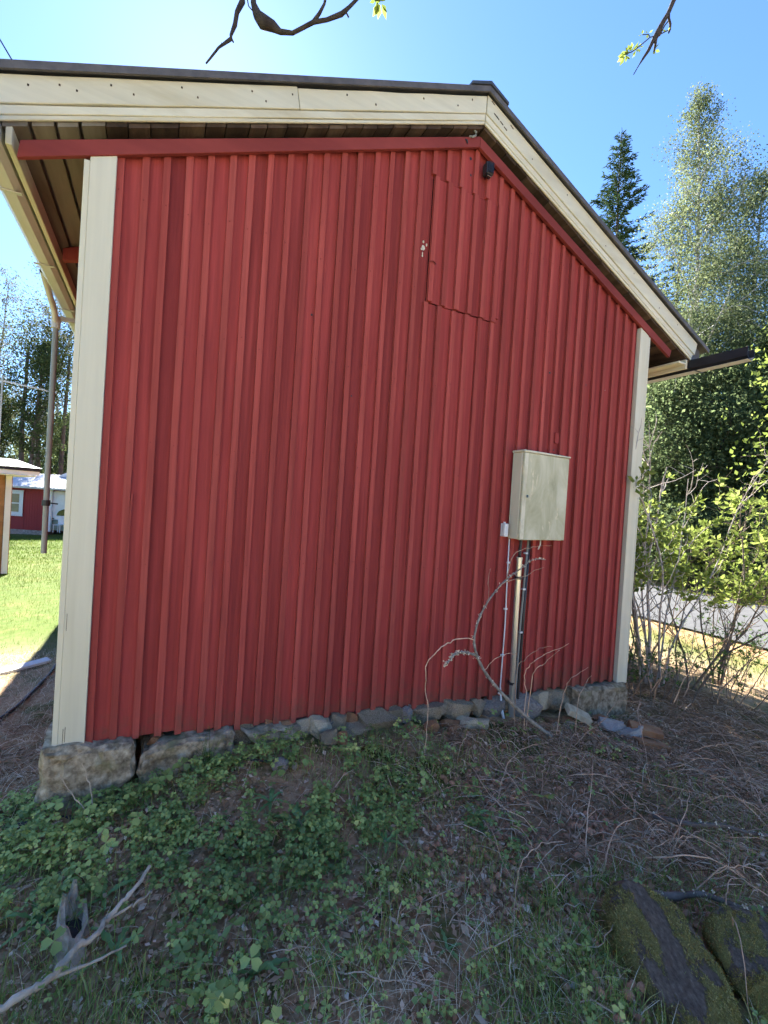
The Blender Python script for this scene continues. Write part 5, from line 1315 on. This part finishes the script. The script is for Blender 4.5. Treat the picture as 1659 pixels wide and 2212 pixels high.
def spruce(name, label, base, H, R, seed, mat='needle', z0=.08, r_trunk=.2, whorls=34, per=7, dens=1.0, group=None, cat='tree', card=(.30, .10)):
    rs = np.random.RandomState(seed); o = empty(name, base); tag(o, label, cat, group)
    W = NPM(); P, _ = grow((0, 0, -.3), (0, 0, 1), H + .3, 10, .008, .05, rs); P[:, 2] *= H / P[-1][2]
    W.tube(P, np.linspace(r_trunk, .02, 11), 8); LP = []; LD = []; LS = []
    for k in range(whorls):
        t = z0 + (1 - z0) * k / whorls
        z = t * H
        for j in range(per):
            if rs.rand() < .15: continue
            L = R * (1 - t) ** .75 * rs.uniform(.6, 1.15) + .15; a = rs.uniform(0, 6.28)
            p = np.array([np.interp(z, P[:, 2], P[:, 0]), np.interp(z, P[:, 2], P[:, 1]), z + rs.uniform(-.2, .2)])
            Q, _ = grow(p, [math.cos(a), math.sin(a), .15 - .35 * (1 - t)], L, 6, .06, .03, rs)
            W.tube(Q, np.linspace(.03 * (1 - t) + .01, .006, 7), 4)
            m = max(3, int(L * 16 * dens))
            for _ in range(m):
                u = rs.uniform(.12, 1) ** .8 * 6; i = min(int(u), 5); q = Q[i] + (Q[i + 1] - Q[i]) * (u - i)
                side = unit(np.cross(Q[i + 1] - Q[i], [0, 0, 1])) * rs.choice([-1, 1])
                LD.append(unit(unit(Q[i + 1] - Q[i]) * .7 + side * rs.uniform(.2, 1) + np.array([0, 0, -.45 * rs.rand()]))); LP.append(q + rs.normal(size=3) * .05); LS.append(card[0] * rs.uniform(.6, 1.3) * (.6 + .4 * (1 - t)))
    W.build('trunk', 'bark_spruce', o)
    LP, LD, LS = np.array(LP), np.array(LD), np.array(LS)[:, None]; n = len(LP)
    Wd = unit(np.cross(LD, rs.normal(size=(n, 3)))); Nn = np.cross(LD, Wd); ar = card[1] / card[0]
    V = np.stack([LP, LP + LD * LS * .45 + Wd * LS * ar, LP + LD * LS, LP + LD * LS * .45 - Wd * LS * ar], 1).reshape(-1, 3)
    from_np('crown', V, np.arange(4 * n).reshape(-1, 4), MAT[mat], o, np.repeat(np.clip(rs.normal(.5, .25, n), 0, 1), 4))
    return o

GR = 'trees across the road'
broadleaf('birch_tree', 'tall pale green birch rising highest at the right', gb(21.51, 8.85), 21.0, 4.3, 51, 100000, .085, z0=.08, limbs=80, r_trunk=.20, group=GR, spire=.75, lean=(-.035, .018))
broadleaf('birch_tree', 'darker leafy birch at the right edge behind the tallest one', gb(23.9, 8.5), 18.2, 4.2, 52, 80000, .095, z0=.08, limbs=46, r_trunk=.2, group=GR, spire=.6)
broadleaf('birch_tree', 'lower birch showing between the spruce and the tallest birch', gb(24.6, 11.6), 13.5, 2.4, 53, 16000, .13, z0=.08, limbs=34, r_trunk=.13, group=GR, spire=.7)
spruce('spruce_tree', 'dark pointed spruce standing against the sky behind the roof', gb(25.15, 16.0), 25.3, 5.0, 54, whorls=58, per=9, z0=.22, dens=2.4, card=(.36, .05), group=GR)
spruce('spruce_tree', 'half hidden spruce poking out left of the tallest birch', gb(26.3, 13.0), 21.0, 2.2, 55, whorls=40, z0=.3, dens=1.3, card=(.3, .05), group=GR)
for i, (x, y, h, r, m, lab) in enumerate(((18.6, 8.7, 8.5, 2.6, 'dark_leaf', 'dense dark thicket tree just right of the shed corner'), (19.2, 7.0, 7.8, 2.6, 'dark_leaf', 'dense dark thicket tree behind the bare shrub tips'),
                                          (21.6, 7.4, 9.8, 3.0, 'dark_leaf', 'tall dark thicket tree below the black gutter end'), (21.9, 5.6, 9.6, 3.0, 'dark_leaf', 'dark thicket tree at the right edge across the road'),
                                          (24.4, 5.6, 12.0, 3.6, 'dark_leaf', 'larger tree outside the right edge across the road'), (23.3, 9.6, 12.0, 3.4, 'dark_leaf', 'tall thicket tree under the tallest birch'))):
    broadleaf('thicket_tree', lab, gb(x, y), h, r, 60 + i, 21000, .13, m, 'bark_dark', z0=.03, limbs=34, r_trunk=.12, group=GR, clump=.75, droop=(0, 0, -.2))
for i, (x, y, h) in enumerate(((17.6, 6.6, 2.6), (17.7, 4.9, 2.4), (17.5, 8.6, 2.8), (17.9, 3.2, 2.6), (17.6, 10.5, 3.0))):
    broadleaf('roadside_bush', ['low green roadside bush left of the leafing shrubs', 'low green roadside bush in the middle', 'low roadside bush beside the shed corner', 'low roadside bush at the right edge', 'low roadside bush hidden by the corner board'][i],
              gb(x, y), h, 1.5, 80 + i, 6500, .12, 'dark_leaf', 'bark_dark', z0=.02, limbs=20, r_trunk=.05, cat='bush', group='bushes along the far road edge', clump=.9)
# maple sapling at the right edge
mp = broadleaf('young_maple', 'young maple with bright yellow green leaves cut by the right edge', gb(9.75, .25), 5.6, 1.05, 91, 3600, .085, 'spring_leaf', 'bark_shrub', z0=.12, limbs=22, r_trunk=.05, clump=.8)
# unseen rowan added beside the shed to shade the ground at the right corner
broadleaf('shade_rowan', 'unseen leafy rowan added at the long side to shade the right corner', gb(6.35, 4.9), 5.0, 1.5, 92, 15000, .11, 'deep_leaf', 'bark_shrub', z0=.15, limbs=30, r_trunk=.07, clump=.9, shape=1.0)
# forest behind the far red building on the left
GL = 'forest behind the long red building'
broadleaf('forest_birch', 'tall nearly bare birch behind the left eave', gb(-9.4, 44.7), 23.0, 4.2, 101, 9000, .16, 'bud_leaf', 'bark_birch', z0=.25, limbs=44, r_trunk=.22, group=GL, twig_s=1.6)
broadleaf('forest_birch', 'bare birch at the left edge of the forest', gb(-11.6, 46.5), 20.5, 4.0, 102, 6500, .16, 'bud_leaf', 'bark_birch', z0=.2, limbs=40, r_trunk=.2, group=GL, twig_s=1.6)
broadleaf('forest_birch', 'thin bare birch beside the downpipe', gb(-7.4, 47.5), 19.0, 3.0, 103, 4500, .15, 'bud_leaf', 'bark_birch', z0=.3, limbs=34, r_trunk=.18, group=GL, twig_s=1.6)
broadleaf('forest_pine', 'bushy green pine low in front of the bare birches', gb(-8.2, 39.6), 13.6, 2.3, 104, 9000, .17, 'needle_pine', 'bark_spruce', z0=.35, limbs=30, r_trunk=.2, group=GL, droop=(0, 0, .2))
broadleaf('forest_pine', 'second green pine at the left edge behind the orange brown cottage', gb(-11.3, 42.5), 10.5, 2.6, 105, 8000, .18, 'needle_pine', 'bark_spruce', z0=.25, limbs=28, r_trunk=.2, group=GL, droop=(0, 0, .2))
for i, (x, y, h, r, m, lab) in enumerate(((-6.6, 45.5, 9.0, 2.4, 'dark_leaf', 'dark green tree right of the downpipe above the white roof'), (-8.4, 50.0, 9.5, 3.4, 'birch_leaf', 'pale undergrowth tree behind the pine trunks'),
                                          (-12.6, 50.0, 9.5, 3.4, 'birch_leaf', 'pale undergrowth tree at the far left'), (-5.0, 48.0, 10.0, 2.6, 'dark_leaf', 'dark tree hidden mostly behind the cream corner board'), (-15.5, 47.0, 12.0, 4.0, 'dark_leaf', 'dark tree outside the left edge'))):
    broadleaf('forest_tree', lab, gb(x, y), h, r, 110 + i, 8000, .20, m, 'bark_dark', z0=.05, limbs=30, r_trunk=.16, group=GL, clump=.8)
for i, (x, y) in enumerate(((-8.9, 41.8), (-8.2, 43.5), (-7.3, 42.0), (-6.7, 43.0))):
    o = tag(empty('pine_trunk_tree', gb(x, y)), ['slender trunk tree left of the downpipe', 'second slender trunk left of the downpipe', 'trunk tree directly behind the downpipe', 'slender trunk right of the downpipe'][i], 'tree', GL)
    P, _ = grow((0, 0, -.3), (0, 0, 1), 14, 10, .02, .05, rng); MB().tube(P, np.linspace(.22, .09, 11), 8).build('trunk', 'bark_spruce', o, smooth=True)
    V, F = leaf_cards(P[-1] + rng.normal(size=(1500, 3)) * np.array([1.1, 1.1, 1.6]), .2 * rng.uniform(.6, 1.2, 1500), .5); from_np('crown', V, F, MAT['needle_pine'], o, np.repeat(rng.rand(1500), 4))
# distant woods all round (one mass)
PD = []
for k in range(420):
    a = rng.uniform(0, 6.283); d = rng.uniform(75, 130)
    x, y = d * math.sin(a), d * math.cos(a)
    PD.append((x, y, rng.uniform(9, 15)))
PD = np.array(PD); m = 90
kk = np.repeat(np.arange(len(PD)), m); t = rng.rand(len(kk)) ** 1.2
r = 3.2 * (1 - t) * rng.uniform(.3, 1.1, len(kk)) + .3; a = rng.uniform(0, 6.283, len(kk))
pp = np.stack([PD[kk, 0] + r * np.cos(a), PD[kk, 1] + r * np.sin(a), -1.5 + t * PD[kk, 2]], 1)
V, F = leaf_cards(pp, rng.uniform(1.0, 2.2, len(kk)), .7)
o = from_np('distant_woods', V, F, MAT['needle'], None, np.repeat(rng.rand(len(kk)), 4)); tag(o, 'distant dark forest reading as one mass', 'woods', kind='stuff')

# ------------------------------------------------------------------ tree behind the photographer, its twigs reach into the top of the picture
tr = tag(empty('overhanging_tree', (2.6, -4.9, gzs(2.6, -4.9))), 'leafing tree whose dark twigs hang into the top of the picture', 'tree')
bz = -gzs(2.6, -4.9)
def tp(pts): return [(x - 2.6, y + 4.9, z + bz) for x, y, z in pts]
MB().tube(tp([(2.6, -4.9, -.5), (2.58, -4.88, 1.5), (2.5, -4.8, 3.2), (2.45, -4.7, 5.0), (2.5, -4.6, 6.5)]), [.15, .13, .11, .08, .03], 10).build('trunk', 'bark_dark', tr, smooth=True)
MB().tube(tp([(2.5, -4.8, 3.2), (2.1, -3.8, 4.2), (1.6, -2.6, 4.75), (1.0, -1.3, 4.6), (.75, -.75, 4.05), (.69, -.625, 3.72)]), [.08, .06, .045, .03, .016, .011], 8).build('limb', 'bark_dark', tr, smooth=True)
MB().tube(tp([(2.5, -4.8, 3.4), (2.9, -3.6, 4.6), (3.0, -2.4, 4.9), (2.8, -1.7, 4.5), (2.66, -1.40, 4.12), (2.636, -1.380, 4.06)]), [.07, .05, .04, .025, .014, .011], 8).build('limb', 'bark_dark', tr, smooth=True)
TB = [([(.69, -.62, 3.74), (.643, -.596, 3.70), (.647, -.599, 3.663), (.627, -.589, 3.611), (.622, -.588, 3.554), (.607, -.581, 3.502), (.608, -.582, 3.485), (.560, -.558, 3.442), (.530, -.543, 3.394), (.511, -.534, 3.364)], .013, .004),
      ([(.685, -.617, 3.73), (.693, -.622, 3.655), (.711, -.632, 3.605), (.738, -.646, 3.572), (.779, -.667, 3.556), (.810, -.684, 3.533), (.861, -.709, 3.531), (.900, -.729, 3.557), (.944, -.751, 3.588), (.999, -.778, 3.603), (1.058, -.808, 3.633), (1.087, -.822, 3.666), (1.115, -.836, 3.702), (1.17, -.86, 3.77)], None, None),
      ([(.944, -.751, 3.588), (.967, -.762, 3.629), (.985, -.770, 3.676), (.995, -.775, 3.75)], .008, .006), ([(.66, -.605, 3.70), (.673, -.613, 3.642), (.700, -.627, 3.610)], .003, .003),
      ([(.608, -.581, 3.490), (.619, -.587, 3.471)], .006, .003), ([(1.063, -.811, 3.636), (1.078, -.818, 3.640), (1.088, -.823, 3.621)], .007, .003), ([(.572, -.562, 3.452), (.570, -.562, 3.465)], .004, .002)]
for p, a, b in TB:
    R = np.linspace(a, b, len(p)) * (1 + rng.uniform(-.2, .25, len(p))) if a else np.array([.010, .013, .022, .030, .022, .012, .009, .009, .010, .009, .011, .008, .007, .006])
    MB().tube(tp(p), R, 7).build('twig', 'bark_dark', tr, smooth=True)
RB = [([(2.636, -1.380, 4.062), (2.618, -1.371, 4.027), (2.597, -1.361, 3.960), (2.570, -1.348, 3.900), (2.549, -1.338, 3.843), (2.531, -1.330, 3.803), (2.514, -1.322, 3.758), (2.496, -1.313, 3.724), (2.478, -1.304, 3.686), (2.456, -1.294, 3.637)], [.011, .011, .010, .012, .015, .009, .008, .006, .0025, .0022]),
      ([(2.599, -1.362, 3.963), (2.601, -1.364, 3.930), (2.609, -1.368, 3.903), (2.608, -1.368, 3.878), (2.604, -1.366, 3.858)], [.007, .006, .006, .006, .003]),
      ([(2.597, -1.362, 3.916), (2.583, -1.355, 3.893), (2.563, -1.346, 3.841)], [.003] * 3), ([(2.549, -1.338, 3.843), (2.546, -1.338, 3.793), (2.543, -1.336, 3.760)], [.009, .006, .004]),
      ([(2.599, -1.363, 3.872), (2.563, -1.346, 3.847), (2.520, -1.324, 3.830), (2.492, -1.310, 3.800), (2.461, -1.295, 3.768), (2.440, -1.284, 3.750), (2.414, -1.271, 3.737)], [.0025] * 7),
      ([(2.520, -1.324, 3.833), (2.512, -1.319, 3.846), (2.485, -1.306, 3.841)], [.002] * 3)]
for p, R in RB:
    MB().tube(tp(p), R, 7).build('twig', 'bark_dark', tr, smooth=True)
LV = NPM(); rs = np.random.RandomState(8)
for p, d, n_, s in (((2.44, -1.284, 3.755), (-.4, 0, .8), 8, .042), ((2.425, -1.28, 3.74), (-.6, 0, .2), 7, .036), ((2.415, -1.271, 3.735), (-.3, 0, -.7), 7, .034), ((2.46, -1.295, 3.765), (.4, 0, -.5), 6, .030), ((2.485, -1.306, 3.841), (-.6, 0, .3), 4, .024), ((2.512, -1.319, 3.85), (.2, 0, .8), 3, .026),
                    ((2.545, -1.336, 3.77), (.6, 0, .1), 5, .026), ((2.598, -1.36, 3.87), (.0, 0, .3), 3, .02), ((1.217, -.888, 3.700), (0, 0, -.6), 8, .05), ((1.20, -.88, 3.705), (-.4, 0, -.5), 7, .045), ((2.475, -1.3, 3.78), (.5, 0, .3), 4, .026)):
    leaf_clump(LV, np.array(tp([p])[0]), d, rs, n_, s, .6)
LV.build('leaves', 'spring_leaf', tr, False)
MB().tube(tp([(1.17, -.86, 3.77), (1.20, -.875, 3.76), (1.217, -.888, 3.705)]), [.005, .004, .002], 6).build('twig', 'bark_dark', tr, smooth=True)

# ------------------------------------------------------------------ buildings on the left
bl = tag(empty('long_red_building', (-6.985, 30.02, -1.27)), 'long low red building with pale roof beyond the lawn', 'building'); bl.rotation_euler = (0, 0, -.47)
w = MB().box(-6, 2.30, 0, 5, -.3, 2.42).build('wall', 'far_red', bl)
for i in range(56):
    x = -5.9 + i * .147
    if x > 2.25 or -.62 < x < .82: continue
    MB().box(x, x + .03, -.012, -.001, .05, 2.40).build('board_strip', 'far_red', w)
MB().box(-6, 2.30, -.004, 5.01, -.35, .02).build('plinth', 'stone_grey', bl)
MB().box(2.305, 2.42, -.02, .10, 0, 2.40).build('corner_board', 'white_paint', bl)
MB().box(2.42, 12, 4.8, 5, -.3, 2.42).build('rear_wall', 'far_red', bl)
MB().box(8.0, 8.12, -.02, .10, -.1, 2.4).build('carport_post', 'white_paint', bl)
rf = MB().add([(-6.3, -.42, 2.50), (12, -.42, 2.50), (12, 2.5, 3.32), (-6.3, 2.5, 3.32), (-6.3, 5.4, 2.5), (12, 5.4, 2.5)], [(0, 1, 2, 3), (3, 2, 5, 4)]).build('roof', 'white_roof', bl)
for i in range(90):
    x = -6.2 + i * .2
    MB().beam((x, -.44, 2.515), (x, 2.5, 3.335), (.03, 0, 0), (0, 0, .014), 1).build('roof_rib', 'white_roof', rf)
MB().box(-6.3, 12, -.52, -.43, 2.40, 2.50).build('gutter', 'gutter_grey', bl)
MB().prism([(1.25, 3.22), (2.75, 3.22), (2.0, 3.62)], 2.0, 3.2).build('roof_dormer', 'white_roof', rf)
wi = MB().box(-.62, .78, -.05, -.013, .84, 2.20).build('window', 'white_paint', bl)
for x0, x1, z0, z1 in ((-.45, .08, 1.02, 1.48), (-.45, .08, 1.55, 2.05), (.16, .60, 1.02, 1.48), (.16, .60, 1.55, 2.05)):
    MB().box(x0, x1, -.058, -.051, z0, z1).build('pane', 'glass_room', wi)
MB().box(-.68, .86, -.075, -.051, 2.205, 2.26).build('head_trim', 'white_paint', wi)
MB().box(-.66, .84, -.085, -.051, .78, .835).build('sill', 'white_paint', wi)
MB().box(.70, .83, -.070, -.051, .84, 2.20).build('side_trim', 'white_paint', wi)

cv = tag(empty('parked_caravan', (-7.68, 29.98, -1.27)), 'white caravan with dark window parked under the red building roof', 'caravan'); cv.rotation_euler = (0, 0, -.47)
MB().prism([(2.50, .66), (7.4, .66), (7.4, 2.2), (7.2, 2.36), (3.05, 2.36), (2.86, 2.22)], .5, 2.7).build('body', 'van_white', cv, bevel=.06, seg=3)
MB().prism([(2.52, .06), (7.3, .06), (7.38, .655), (2.46, .655)], .56, 2.64).build('skirt', 'van_green', cv, bevel=.02)
wd = MB().prism([(3.22, .94), (5.0, .90), (5.0, 1.36), (3.62, 1.32), (3.34, 1.18)], .485, .515).build('window', 'glass', cv, bevel=.02)
MB().prism([(3.15, 1.50), (4.9, 1.50), (4.9, 2.18), (3.36, 2.18), (3.22, 2.0)], .490, .515).build('moulded_panel', 'van_white', cv, bevel=.02, seg=2)
MB().box(2.95, 3.12, .470, .50, .74, .78).build('marker_lamp', 'black_plastic', cv)
MB().box(3.80, 3.95, .470, .489, 1.74, 1.80).build('panel_catch', 'black_plastic', cv)
for x in (4.2, 6.3):
    MB().tube([(x, .52, .22), (x, .70, .22)], .30, 18).build('wheel', 'black_plastic', cv)
ch = tag(empty('garden_chair', (-4.32, 28.30, -1.24)), 'white garden chair standing in front of the caravan', 'chair'); ch.rotation_euler = (0, 0, -.47)
MB().box(-.22, .22, -.22, .22, .40, .44).build('seat', 'white_plastic', ch); MB().box(-.22, .22, .20, .24, .445, .85).build('backrest', 'white_plastic', ch)
for x in (-.2, .17):
    for y in (-.2, .17): MB().box(x, x + .03, y, y + .03, -.02, .399).build('leg', 'white_plastic', ch)

bh = tag(empty('brown_cottage', (-2.85, 11.75, -.85)), 'orange brown clapboard cottage cut by the left edge', 'cottage'); bh.rotation_euler = (0, 0, .36)
w = MB().box(-6, -.13, .03, 6, -.2, 2.42).build('wall', 'brown_boards', bh)
for i in range(18):
    MB().beam((-6, .012, -.02 + i * .132), (-.125, .012, -.02 + i * .132), (0, 0, .064), (0, .010, 0), 1).build('clapboard', 'brown_boards', w)
MB().box(-.12, .0, -.012, .10, -.1, 2.405).build('corner_board', 'white_paint', bh)
MB().box(-.002, .03, .105, 6, -.2, 2.4).build('side_wall', 'brown_boards', bh)
rf = MB().add([(-6.5, -.55, 2.63), (.50, -.55, 2.63), (.50, 3, 2.95), (-6.5, 3, 2.95), (-6.5, 6.5, 2.6), (.50, 6.5, 2.6)], [(0, 1, 2, 3), (3, 2, 5, 4)]).build('roof', 'white_roof', bh)
MB().box(-6.5, .48, -.53, -.45, 2.55, 2.615).build('roof_gap', 'gutter_black', bh)
MB().box(-6.5, .47, -.50, -.44, 2.45, 2.545).build('fascia', 'white_paint', bh)
MB().box(-6.4, .42, -.435, 6.3, 2.41, 2.44).build('soffit', 'white_paint', bh)
an = tag(empty('tv_antenna', (-3.6, 13.6, 2.2)), 'aluminium comb antenna in front of the pine at the left edge', 'antenna')
MB().tube([(0, 0, .0), (0, 0, 2.2)], .02, 8).build('mast', 'pipe_grey', an)
MB().tube([(-.25, .1, 2.08), (1.15, -.45, 1.86)], .012, 6).build('boom', 'pipe_grey', an)
for i in range(11):
    t = i / 10; x, y, z = -.2 + 1.3 * t, .08 - .5 * t, 2.075 - .20 * t
    MB().tube([(x - .10, y - .26, z), (x + .10, y + .26, z)], .006, 5).build('element', 'pipe_grey', an)
ow = MB().tube([(.9, 2.3, 3.15 + 1.0), (-1.122, 3.354, 5.743), (-1.688, 3.654, 6.685), (-6, 5.9, 13.5)], .008, 6).build('overhead_wire', 'black_plastic', None)
tag(ow, 'thin dark wire rising steeply from the roof at the upper left', 'wire')
